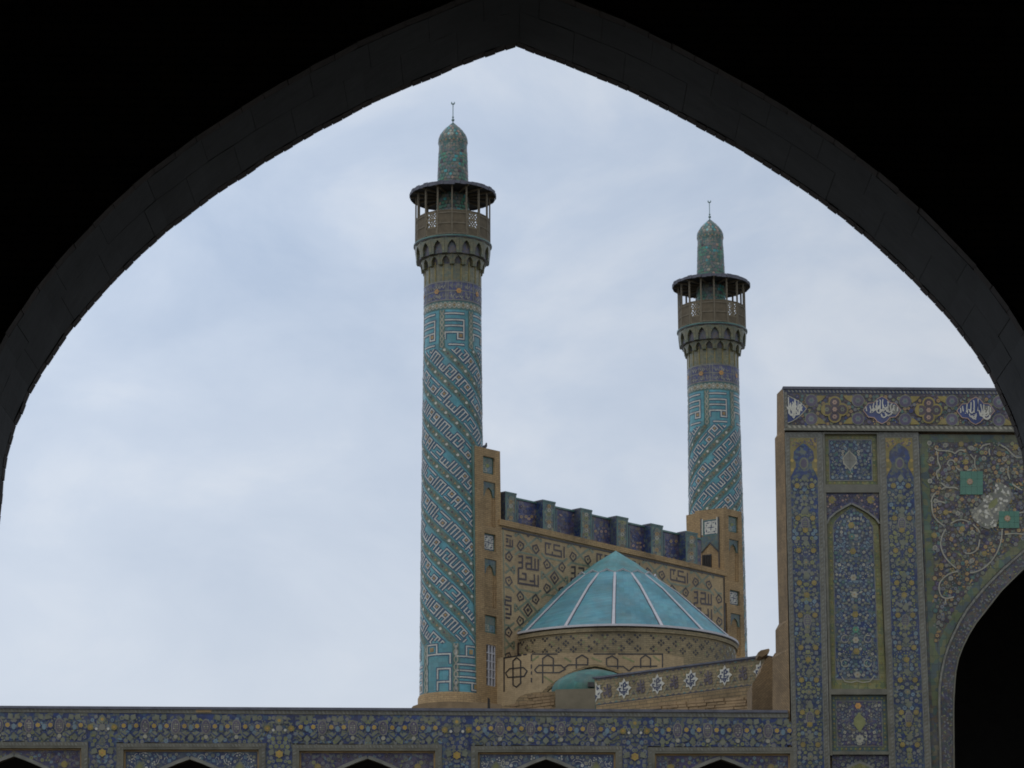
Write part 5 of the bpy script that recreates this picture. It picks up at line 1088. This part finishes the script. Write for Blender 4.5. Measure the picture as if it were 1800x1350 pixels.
# ------------------------------------------------------------------ square brick towers at both ends of the wall
def kufic_tile(parent, P, x0, y0, x1, y1, skew, ground='cobalt', seed=0, turq=False, name='kufic_tile'):
    """square labyrinth Kufic tile in a frame: four words turned about the centre"""
    a = Art(P.px, base=-0.085, lay=0.006); T = lambda s, t: (x0 + (x1 - x0) * s, y0 + (y1 - y0) * t + skew * (x1 - x0) * s)
    a.poly([T(0, 0), T(1, 0), T(1, 1), T(0, 1)], 'teal', 0); a.poly([T(.08, .07), T(.92, .07), T(.92, .93), T(.08, .93)], 'navy' if not turq else 'teal', 1)
    W_ = abs(x1 - x0); sw_ = W_ * 0.075
    word = [[(.14, .14), (.14, .44), (.30, .44), (.30, .30), (.22, .30)], [(.30, .14), (.46, .14), (.46, .34)], [(.22, .14), (.22, .20)], [(.38, .24), (.38, .42), (.47, .42)]]
    for rot in range(4):
        for s in word:
            p = []
            for x, y in s:
                x, y = x - .5, y - .5
                for _ in range(rot): x, y = -y, x
                p.append(T(x + .5, y + .5))
            a.stroke(p, sw_, 'white' if not turq else ('sage', 'greytile', 'lightblue', 'offwhite')[rot], 2, square=sw_ * .3)
    if turq == 'floral': a.disc(*T(.5, .5), W_ * .17, 'lime', 4, 8)
    return a.build(name, parent)
def tower(P, xl, xr, topf, botY, wins, thick, label_inner=None):
    o = bpy.data.objects.new('brick_tower', None); COL.objects.link(o); o.parent = sw
    q = MB(); fslab(q, [(xl[0], topf(xl[0])), (xr[0], topf(xr[0])), (xr[1], botY), (xl[1], botY)], -thick, -0.10, 'brick_sand', P); q.build('tower_body', o)
    X = lambda t, pr: pr[0] + (pr[1] - pr[0]) * t
    yy = lambda y: (y - topf(xl[0])) / (botY - topf(xl[0]))
    sk = 0.225
    q = MB(); LX = lambda y: X(yy(y), xl); RX = lambda y: X(yy(y), xr)
    prev = None
    items = sorted(wins, key=lambda w_: w_[2])
    def quad(xa, ya, xb, yb, xc, yc, xd, yd): fslab(q, [(xa, ya), (xb, yb), (xc, yc), (xd, yd)], -0.0999, 0.02, 'brick_sand', P)
    ycur = topf(xl[0])
    SK = lambda x, y: y + sk * (x - LX(y))
    for (k, x0, y0, x1, y1) in items:
        y0l = y0 - sk * (x0 - LX(y0)); y1l = y1 - sk * (x0 - LX(y1))
        quad(LX(ycur), ycur, RX(ycur), SK(RX(ycur), ycur), RX(y0l), SK(RX(y0l), y0l), LX(y0l), y0l)
        quad(LX(y0l), y0l, x0, y0, x0 + (X(yy(y1), xl) - X(yy(y0), xl)) * 0, y1, LX(y1l), y1l)
        quad(x1, y0 + sk * (x1 - x0), RX(y0l), SK(RX(y0l), y0l), RX(y1l), SK(RX(y1l), y1l), x1, y1 + sk * (x1 - x0))
        ycur = y1l
    quad(LX(ycur), ycur, RX(ycur), SK(RX(ycur), ycur), RX(botY), botY + 12, LX(botY), botY); q.build('tower_face', o)
    for (k, x0, y0, x1, y1) in items:
        T = lambda s, t: (x0 + (x1 - x0) * s, y0 + (y1 - y0) * t + sk * (x1 - x0) * s)
        if k == 'kufic': kufic_tile(o, P, x0, y0, x1, y1, sk)
        elif k == 'floral': kufic_tile(o, P, x0, y0, x1, y1, sk, turq='floral', name='tile_panel')
        elif k == 'turq': kufic_tile(o, P, x0, y0, x1, y1, sk, turq=True, name='tile_panel')
        elif k == 'niche':
            n = bpy.data.objects.new('blind_niche', None); COL.objects.link(n); n.parent = o; hgt = (x1 - x0) / (y1 - y0)
            q = MB(); ap = .42 * hgt; shd = 1.25 * hgt
            for s_ in (0, 1):
                e_ = lambda s: s if not s_ else 1 - s
                fslab(q, [T(e_(0), 0), T(.5, 0), T(.5, ap), T(e_(.25), ap + (shd - ap) * .35), T(e_(.12), shd), T(e_(0), shd)], -0.0999, -0.03, 'teal', P, front='field_teal')
            q.build('niche_head', n)
            q = MB()
            for s_ in (0, 1):
                e_ = lambda s: s if not s_ else 1 - s
                fslab(q, [T(e_(0), shd), T(e_(.13), shd), T(e_(.13), .985), T(e_(0), .985)], -0.0999, -0.05, 'brick_sand', P)
            q.build('niche_jambs', n)
        elif k == 'grille':
            n = bpy.data.objects.new('grille_window', None); COL.objects.link(n); n.parent = o
            q = MB(); fslab(q, [T(0, 0), T(1, 0), T(1, 1), T(0, 1)], -0.0995, -0.09, 'black', P); q.build('dark_opening', n)
            for i in range(4): q = MB(); fslab(q, [T(i / 3 - (.07 if i else 0), 0), T(i / 3 + (.07 if i < 3 else 0), 0), T(i / 3 + (.07 if i < 3 else 0), 1), T(i / 3 - (.07 if i else 0), 1)], -0.088, -0.02, 'ribwhite', P); q.build('grille_bar', n)
            for i in range(6): q = MB(); t = i / 5; fslab(q, [T(0, t - .012), T(1, t - .012), T(1, t + .012), T(0, t + .012)], -0.07, -0.012, 'ribwhite', P); q.build('grille_bar', n)
    return o
TP = arr_shift(0.0)
tA = tower(TP, (834, 838), (878.5, 885), lambda x: 783.5 + (x - 834) * 0.27, 1300, [('floral', 848.5, 801, 869, 831), ('niche', 849.5, 845, 870.5, 923), ('kufic', 851, 936, 871, 966), ('niche', 851.5, 981, 872.5, 1066), ('turq', 852, 1080, 873, 1111), ('grille', 854.5, 1132, 871, 1204)], 1.7)
tB = tower(TP, (1272, 1284), (1303, 1313), lambda x: 893 + (x - 1272) * 0.22, 1300, [('floral', 1280, 906, 1297, 934), ('niche', 1281, 947, 1298, 1020), ('kufic', 1282.5, 1036, 1300, 1062), ('niche', 1284, 1077, 1301.5, 1150)], 2.4)
# pilaster strip of small tile beads where the left minaret meets its tower
q = MB(); fslab(q, [(831.5, 783), (834, 783.5), (838, 1230), (835.5, 1230)], -0.25, 0.0, 'guilloche', TP); q.build('tile_edge', tA)
# inner side of the right tower, turned the other way
SD = Plane(TP.px(1271.5, 940, 0.021), (-S2, -S2, 0))
q = MB(); fslab(q, [(1221, 898.5), (1271.8, 892.6), (1275, 1060), (1224, 1060)], -0.10, 0.0, 'brick_sand', SD); q.build('tower_side', tB)
kt = kufic_tile(tB, Plane(SD.P0 + SD.n * 0.1, SD.n), 1234, 914.5, 1262.5, 942.5, -0.13)
q = MB(); fslab(q, [(1233, 944), (1264, 940), (1265, 969), (1248.5, 954.5), (1233.5, 972)], 0.0, 0.03, 'teal', SD, front='field_teal'); q.build('niche_head', tB)
a = Art(SD.px, base=0.035); a.stroke([(1233, 912), (1233, 972), (1248.5, 954), (1264.5, 970), (1265, 998)], 2.2, 'black', 0); a.stroke([(1263.5, 908), (1264.3, 970)], 2.2, 'black', 0); a.stroke([(1235.5, 913), (1235.5, 941)], 2, 'white', 1); a.stroke([(1261, 909), (1261, 938)], 2, 'white', 1); a.build('dark_outline', tB)
q = MB(); fslab(q, [(1234.5, 976), (1251, 974), (1251, 1000), (1234.5, 1000)], 0.0, 0.015, 'black', SD); gw = q.build('grille_window', tB)
for i in range(6): q = MB(); x = 1235.5 + i * 2.9; fslab(q, [(x, 976), (x + .9, 976), (x + .9, 1000), (x, 1000)], 0.015, 0.05, 'wood_dark', SD); q.build('grille_bar', gw)
pg = MB()

# ------------------------------------------------------------------ the turquoise ribbed dome against the wall
def find_axis():
    # vertical axis through photo x 1083 that lies 0.9 m in front of the wall plane
    P0 = WALL.P0 + NV * 0.9; return hit(1083, 1105, P0, NV)
AX = find_axis(); sc_ = depth(AX) / FPX; RD = 212 * sc_
zrim = hit(1083, 1135, AX, Vector((0, 1, 0))).z; zapx = hit(1083, 968, AX, Vector((0, 1, 0))).z
dm = thing('ribbed_dome', 'ribbed turquoise tiled dome with white ribs in front of the brick gateway wall', 'dome')
PR = [(1.0, 0.0), (0.79, 0.235), (0.55, 0.50), (0.34, 0.70), (0.18, 0.85), (0.0, 1.0)]
NS = 16; a_off = R(-3.6)
def dpt_(r, a_, h=0.0): return Vector((AX.x + r * math.sin(a_), AX.y - r * math.cos(a_), h))
def zfrac(t): return zrim + (zapx - zrim) * t
for k in range(NS):
    a0_, a1_ = a_off + 2 * math.pi * k / NS, a_off + 2 * math.pi * (k + 1) / NS; am = (a0_ + a1_) / 2
    if (Vector((math.sin(am), -math.cos(am), 0))).dot(NV) < -0.36: continue
    for j in range(3): pass
    q = MB()
    for (r0, t0), (r1, t1) in zip(PR[:4], PR[1:4]):
        for s in range(4):      # softly bowed across
            b0, b1 = a0_ + (a1_ - a0_) * s / 4, a0_ + (a1_ - a0_) * (s + 1) / 4
            q.face([dpt_(RD * r0, b0, zfrac(t0)), dpt_(RD * r0, b1, zfrac(t0)), dpt_(RD * r1, b1, zfrac(t1)), dpt_(RD * r1, b0, zfrac(t1))], 'dome_tile', [(b0 * RD * r0, t0 * 6), (b1 * RD * r0, t0 * 6), (b1 * RD * r1, t1 * 6), (b0 * RD * r1, t1 * 6)])
    q.build('dome_panel', dm, smooth=True)
    # white rib on its dark bed, forking at the top into the zigzag
    for nm, wd, hh, mat in (('rib_bed', 0.088, 0.03, 'coping'), ('rib', 0.060, 0.05, 'ribwhite')):
        q = MB(); ctr = []
        for r, t in PR[:4]:
            rr = RD * r * (1.0 if r > .4 else 1.03); ctr.append((rr, zfrac(t if r > .4 else t - .022)))
        for (r0, z0), (r1, z1) in zip(ctr, ctr[1:]):
            tang = Vector((math.cos(a0_), math.sin(a0_), 0)); w0 = wd * (1.15 if r0 > RD * .9 else .95)
            nrm_ = Vector((math.sin(a0_) * .6, -math.cos(a0_) * .6, .8)); A, B = dpt_(r0, a0_, z0), dpt_(r1, a0_, z1)
            q.hexa([A - tang * w0 - nrm_ * .05, A + tang * w0 - nrm_ * .05, B + tang * wd * .85 - nrm_ * .05, B - tang * wd * .85 - nrm_ * .05], [A - tang * w0 + nrm_ * hh, A + tang * w0 + nrm_ * hh, B + tang * wd * .85 + nrm_ * hh, B - tang * wd * .85 + nrm_ * hh], mat)
        q.build(nm, dm)
    q = MB(); r1, z1 = RD * .34 * 1.025, zfrac(.682); tips = [dpt_(r1, a0_, z1), dpt_(RD * .335, am, zfrac(.725)), dpt_(r1, a1_, z1)]
    for A, B in zip(tips, tips[1:]):
        up = Vector((0, 0, .045)); out_ = Vector((A.x - AX.x, A.y - AX.y, 0)).normalized() * .035
        q.hexa([A - up * .7, B - up * .7, B - up * .7 - out_, A - up * .7 - out_], [A + up + out_ * .8, B + up + out_ * .8, B + up - out_, A + up - out_], 'ribwhite')
    q.build('zigzag_rib', dm)
q = MB(); q.lathe([(zfrac(.69), RD * .35), (zfrac(.85), RD * .185), (zfrac(1.0), 0.001)], 'dome_cap', 32, (AX.x, AX.y)); q.build('dome_crown', dm, smooth=True)
q = MB(); q.lathe([(zrim - .05, RD * .99), (zrim - .04, RD * 1.012), (zrim + .05, RD * 1.012), (zrim + .07, RD * .985)], 'ribwhite', 64, (AX.x, AX.y)); q.build('rim', dm, smooth=True)
zdr = hit(1083, 1175, AX, Vector((0, 1, 0))).z
q = MB(); q.lathe([(zdr - 3, RD * .985), (zrim - .28, RD * .985), (zrim - .27, RD * 1.0), (zrim - .10, RD * 1.0)], 'brick_drum', 72, (AX.x, AX.y)); dr_ = q.build('drum', dm, smooth=True)
def cyd(S, z, h): r = RD * .985 + h; return (AX.x + r * math.sin(S / RD), AX.y - r * math.cos(S / RD), z)
a = Art(cyd, base=.006, lay=.004); per = 0.70; n = int(2 * math.pi * RD / per)
for i in range(n):
    for row, (dz, hf) in enumerate(((-.42, 0), (-.70, .5), (-.98, 0))):
        S = -math.pi * RD + 2 * math.pi * RD * (i + hf) / n; z = zrim + dz; r_ = random.Random(i * 7 + row)
        if r_.random() < .05: continue
        for ox_, oz_ in ((-.11, 0), (.11, 0), (0, .09), (0, -.09)):
            if row == 0 and oz_ > 0: continue
            w_ = .066; a.poly([(S + ox_ - w_, z + oz_), (S + ox_, z + oz_ - w_), (S + ox_ + w_, z + oz_), (S + ox_, z + oz_ + w_)], 'black' if r_.random() < .85 else 'olive', 0)
a.build('drum_pattern', dr_)
# polygonal base below the drum
YBF = AX.y - RD * 1.02
FB = Plane((0, YBF, 0), (0, -1, 0))
pL, pR = FB.px(934, 1148), FB.px(1166, 1149.5); zbt = pL.z
bs = thing('dome_base', 'polygonal sand brick base with dark interlaced arches below the drum', 'building')
plan = [(pL.x - 2.6, pL.y + 2.6), (pL.x, pL.y), (pR.x, pR.y), (pR.x + 3.4, pR.y + 3.4)]
q = MB(); zlo = 9.0
for (xa, ya), (xb, yb_) in zip(plan, plan[1:]): q.face([(xa, ya, zlo), (xb, yb_, zlo), (xb, yb_, zbt), (xa, ya, zbt)], 'brick_panel')
q.face([(x, y, zbt) for x, y in plan] + [(plan[-1][0], AX.y, zbt), (plan[0][0], AX.y, zbt)], 'brick_old'); q.build('base_wall', bs)
def z1_(pts): return [(860 + x / 3.3333, 1060 + y / 3.3333) for x, y in pts]
a = Art(FB.px, base=.008)
for s in ([(313, 470), (313, 325), (343, 305), (375, 325), (375, 408)], [(265, 393), (290, 365), (420, 365), (445, 388), (410, 408), (280, 408), (265, 393)], [(510, 385), (510, 325), (543, 305), (577, 325), (577, 362), (465, 362), (440, 380)], [(687, 365), (687, 325), (720, 310), (752, 330), (752, 388)],
          [(687, 370), (785, 372), (820, 398)], [(887, 380), (887, 325), (915, 305), (945, 325), (945, 378)], [(820, 398), (848, 372), (985, 370)], [(1015, 376), (1015, 299), (755, 299)], [(740, 299), (610, 299)], [(400, 299), (250, 299)], [(247, 302), (247, 340)], [(247, 360), (247, 385)], [(247, 400), (247, 420)], [(247, 438), (247, 466)]):
    a.stroke(z1_(s), 2.3, 'black', 1)
for s in ([(250, 340), (290, 310)], [(440, 320), (480, 345)], [(600, 320), (660, 345)], [(780, 315), (850, 345)], [(960, 310), (1000, 340)], [(320, 430), (380, 470)]): a.stroke(z1_(s), 3, 'olive', 0)
a.build('arch_interlace', bs)
FL = Plane(pL, (-S2, -S2, 0)); a = Art(FL.px, base=.008)
for s in ([(140, 480), (140, 340), (162, 320), (185, 340), (185, 470), (160, 493), (140, 480)], [(97, 410), (120, 385), (200, 378), (223, 398), (205, 430), (110, 436), (97, 410)], [(88, 520), (88, 322), (190, 306)], [(200, 303), (222, 300)]): a.stroke(z1_(s), 2.3, 'black', 1)
a.build('arch_interlace', bs)

# ------------------------------------------------------------------ small turquoise half dome and the low brick walls in front
YS = 92.0; PS = Plane((0, YS, 0), (0, -1, 0))
sd_ = thing('small_dome', 'small weathered turquoise dome under a brick hood, half hidden by the inscribed wall', 'dome')
c_ = PS.px(1043, 1216); rs_ = 74 * depth(c_) / FPX
q = MB(); hgt = (PS.px(1043, 1174).z - c_.z) * .92
q.lathe([(c_.z - 1.5, rs_), (c_.z, rs_)] + [(c_.z + hgt * math.sin(t * math.pi / 16), rs_ * math.cos(t * math.pi / 16) ** 1.15) for t in range(1, 8)] + [(c_.z + hgt, 0.001)], 'small_dome', 40, (c_.x, c_.y)); q.build('shell', sd_, smooth=True)
q = MB(); Ph = Plane((0, YS + 0.1, 0), (0, -1, 0)); hoodp = [(952, 1217), (962, 1207), (978, 1196), (996, 1185), (1014, 1176), (1032, 1170), (1046, 1167.5), (1062, 1170), (1080, 1176), (1100, 1184), (1120, 1196), (1135, 1208)]
hin = [(x + (1045 - x) * .05, y + 3.6) for x, y in hoodp]
for k in range(len(hoodp) - 1): fslab(q, [hoodp[k], hoodp[k + 1], hin[k + 1], hin[k]], -0.5, 0.0, 'brick_old', Ph)
q.build('brick_hood', sd_)
q = MB(); fslab(q, rectp(1033, 1200.5, 1044, 1208.5), 0.0, 0.2, 'black', Plane((0, YS - rs_ * 1.0, 0), (0, -1, 0))); q.build('dark_hole', sd_)

bw = thing('low_brick_wall', 'low brick wall with rounded end in front of the gateway, beside grey plaster', 'wall')
PBW = Plane((0, 88.0, 0), (0, -1, 0))
q = MB(); fslab(q, [(862, 1300), (862, 1246), (880, 1244), (888, 1240), (904, 1238), (908, 1230), (914, 1224), (924, 1219.5), (938, 1217.2), (976, 1215.2), (976, 1300)], -1.2, 0.0, 'brick_old', PBW); q.build('wall_core', bw)
q = MB(); fslab(q, [(976.2, 1213), (1046, 1211), (1046, 1300), (976.2, 1300)], -1.6, 0.12, 'plaster', PBW); q.build('plaster_block', bw)
r_ = random.Random(8)
for row in range(6):
    x = 916 - row * 7 + r_.uniform(-6, 0)
    while x < 972:
        wd = 15 + r_.uniform(-2, 2); x1 = min(x + wd, 975); y = 1217.6 + row * 5.6; dy = 0.12
        if x1 - x > 5 and (row > 1 or x > 924):
            q = MB(); sh = lambda xx: y + (975 - xx) * dy; fslab(q, [(x, sh(x)), (x1 - .8, sh(x1)), (x1 - .8, sh(x1) + 4.5), (x, sh(x) + 4.5)], -0.02, 0.012 + r_.uniform(0, .03), 'brick_piece', PBW); q.build('brick', bw)
        x += wd
q = MB(); fslab(q, [(857, 1226), (861, 1228), (862, 1250), (857, 1250)], -.4, 0.0, 'wood_dark', Plane((0, 90, 0), (0, -1, 0))); tag(q.build('wooden_post'), 'short dark post at the foot of the left brick tower', 'post')
q = MB()
lump = [(722, 1246), (726, 1241), (735, 1238), (748, 1235.5), (770, 1234), (800, 1233.5), (840, 1234.5), (862, 1236), (880, 1238), (890, 1246)]
fslab(q, lump + [(890, 1290), (722, 1290)], -3, 0, 'clay', Plane((0, 96.0, 0), (0, -1, 0))); tag(q.build('roof_mound'), 'low clay roof mound at the foot of the left minaret', 'mound')

# inscribed parapet wall that comes forward to the portal
PW_ = Plane(at(1340, 1155, 73.5), (-S2, -S2, 0))
iw = thing('inscribed_wall', 'slanting brick wall with band of white stars and dark Kufic, before the dome', 'wall')
tl = lambda x: 1193.5 - (x - 1045) * 0.1305; bl_ = lambda x: 1240.5 - (x - 1048) * 0.128
q = MB(); fslab(q, [(1045, tl(1045)), (1344, tl(1344)), (1344, bl_(1344)), (1047, bl_(1047))], -0.9, 0.0, 'brick_old', PW_, front='brick_drum'); band = q.build('inscription_band', iw)
q = MB(); fslab(q, [(1043.5, tl(1043.5) - 3), (1346, tl(1346) - 3), (1346, tl(1346)), (1043.5, tl(1043.5))], -1.0, 0.06, 'coping', PW_); q.build('coping', iw)
q = MB(); fslab(q, [(1049, bl_(1049) + .2), (1344, bl_(1344) + .2), (1344, 1330), (1049, 1330)], -0.9, 0.03, 'brick_old', PW_); q.build('wall_core', iw)
a = Art(PW_.px, base=.008)
for x0 in range(1050, 1340, 10):
    for f, s_ in ((tl, 1), (bl_, -1)): a.poly([(x0, f(x0) + s_ * 2.0), (x0 + 7, f(x0 + 7) + s_ * 2.0), (x0 + 3.5, f(x0 + 3.5) + s_ * 4.6)], 'plum' if (x0 // 10) % 3 else 'teal', 0)
a.stroke([(1048, bl_(1048) - 1), (1330, bl_(1330) - 1)], 2.0, 'black', 1); a.stroke([(1047, tl(1047) + 1), (1340, tl(1340) + 1)], 1.8, 'plum', 1)
cyl_ = lambda x: (tl(x) + bl_(x)) / 2
for k in range(19):
    x = 1053 + 14.8 * k + 2; y = cyl_(x)
    if k % 2 == 0:
        for s_ in (-1, 1):
            a.poly([(x - 3, y + s_ * 12 - .4), (x, y + s_ * 8), (x + 3, y + s_ * 12 - .4)], 'ochre' if k % 4 else 'plum', 1)
            a.disc(x - 2.2, y + s_ * 6, 1.0, 'plum', 1, 4); a.disc(x + 2.2, y + s_ * 6, 1.0, 'plum', 1, 4)
        a.stroke([(x - 6.5, y - 17), (x, y - 4), (x + 6.5, y - 17)], 1.1, 'olive', .5); a.stroke([(x - 6.5, y + 17), (x, y + 4), (x + 6.5, y + 17)], 1.1, 'turqline', .5)
a.build('band_tile_pattern', band)
STAR = []
for i in range(16):
    t = 2 * math.pi * i / 16 - math.pi / 2; r = 18.5 if i % 4 == 0 else (16.5 if i % 2 == 0 else 12.0)
    STAR.append((r * math.cos(t) * .72, r * math.sin(t)))
KIN = [[(-9, 3.5), (-6, 6.5), (5, 6), (8, 1.5), (-1, 2.5), (-1, -10), (2, -12.5), (3.5, -9), (3.5, -4), (-1, -3.5)], [(-5, -9), (-5, -5)], [(6.2, -9), (6.2, -5)], [(-9, 3.5), (-9.5, -1), (-5.5, -.5)], [(-3, 8.5), (0, 13), (3, 8)], [(0, 6), (0, 9)]]
KOUT = [[(-8, 3), (8, 0.5)], [(-8, 6.5), (2, 5), (2, 12)], [(0, -13), (0, 5)], [(-6, -8), (-4, -3), (5, -4), (7, -8)], [(7, 4), (7, 10), (2, 12)], [(-6, 11), (-3, 10.5)], [(5, -11), (5, -9)]]
def star(x, half=None):
    y = cyl_(x); a = Art(PW_.px, base=.016); shr = lambda p: (x + p[0], y + p[1] - 0.13 * p[0])
    cl_ = (lambda X, Y: X >= x) if half == 'R' else ((lambda X, Y: X <= x) if half == 'L' else None)
    S_ = [p for p in STAR if half is None or (p[0] >= -.01 if half == 'R' else p[0] <= .01)]
    if half == 'L': S_ = sorted(S_, key=lambda p: math.atan2(p[1], p[0]) % (2 * math.pi))
    a.poly([shr(p) for p in S_], 'white', 0)
    for s in KIN: a.stroke([shr((p[0] * .84, p[1] * .84)) for p in s], 2.5, 'navy', 1, clip=cl_)
    for px_, py_ in ((-6, 9.5), (6, 9.5)):
        if half is None: a.disc(*shr((px_ * .8, py_ * .8)), 1.3, 'navy', 1, 4)
    o = a.build('white_star', band)
for x in (1097.5, 1156, 1215, 1274.5): star(x)
star(1047.5, 'R'); star(1338, 'L')
for k, x in enumerate((1068, 1126.5, 1185, 1245, 1306)):
    y = cyl_(x); a = Art(PW_.px, base=.016)
    for s in KOUT: a.stroke([(x + p[0] * .92, y + p[1] * .92 - .13 * p[0]) for p in s], 2.7, 'plum', 0)
    a.build('dark_kufic', band)
r_ = random.Random(18)
for row in range(7):          # rough courses stepping down below the band
    x = 1165 - row * 22 + r_.uniform(-10, 10)
    while x < 1320:
        wd = 17 + r_.uniform(-3, 3); x1 = min(x + wd, 1321); yf = lambda xx: bl_(xx) + 11 + row * 5.2 - (xx - 1165) * -0.055
        if x1 - x > 6:
            q = MB(); fslab(q, [(x, yf(x)), (x1 - .9, yf(x1)), (x1 - .9, yf(x1) + 4.3), (x, yf(x) + 4.3)], 0.0, 0.035 + r_.uniform(0, .05), 'brick_piece', PW_); q.build('brick', iw)
        x += wd
# brick buttress behind the portal
PBU = Plane((0, 71.6, 0), (0, -1, 0))
bt = thing('brick_buttress', 'sloping herringbone brick buttress behind the left edge of the portal', 'buttress')
q = MB(); fslab(q, [(1322, 1300), (1322, 1202), (1329, 1192), (1336, 1182), (1340, 1170), (1343, 1163), (1349, 1156), (1353, 1153), (1357, 1158), (1362, 1148), (1400, 1140), (1400, 1300)], -1.6, 0.0, 'brick_herring', PBU); q.build('buttress_body', bt)
q = MB(); fslab(q, [(1331, 1149.5), (1336, 1145.5), (1350, 1142.5), (1351.5, 1145), (1350, 1150), (1345, 1153), (1338, 1157), (1332, 1155)], -.5, 0.25, 'clay', Plane((0, 72.8, 0), (0, -1, 0))); q.build('loose_coping_stone', bt)

# ------------------------------------------------------------------ pigeon on the left tower
pgp = TP.px(857.5, 785.5) - NV * 0.16; pgp.z = TP.px(857.5, 789.9).z
m = MB()
def ell(p0, rx, ry, rz, n=10):
    for i in range(n):
        for j in range(6):
            f = lambda i, j: (p0[0] + rx * math.sin(math.pi * j / 6) * math.cos(2 * math.pi * i / n), p0[1] + ry * math.sin(math.pi * j / 6) * math.sin(2 * math.pi * i / n), p0[2] + rz * math.cos(math.pi * j / 6))
            m.face([f(i, j), f(i + 1, j), f(i + 1, j + 1), f(i, j + 1)] if 0 < j < 5 else ([f(i, j), f(i + 1, j + 1), f(i, j + 1)] if j == 0 else [f(i, j), f(i + 1, j), f(i, j + 1)]), 'pigeon')
m.tube([(-.20, 0, .05), (-.13, 0, .08), (-.05, 0, .115), (.03, 0, .135), (.075, 0, .17), (.095, 0, .215), (.105, 0, .245), (.12, 0, .255), (.15, 0, .245)], [.012, .03, .062, .068, .055, .036, .034, .028, .004], 'pigeon', 10)
for s_ in (-1, 1): m.tube([(.01, s_ * .025, .09), (.015, s_ * .025, 0.0), (.04, s_ * .025, 0.0)], [.012, .008, .006], 'pigeon', 6)
pgo = m.build('pigeon', smooth=True); pgo.location = pgp; pgo.rotation_euler = (0, R(-12), R(45)); pgo.scale = (1.15,) * 3; tag(pgo, 'small dark pigeon perched on top of the left brick tower', 'bird')
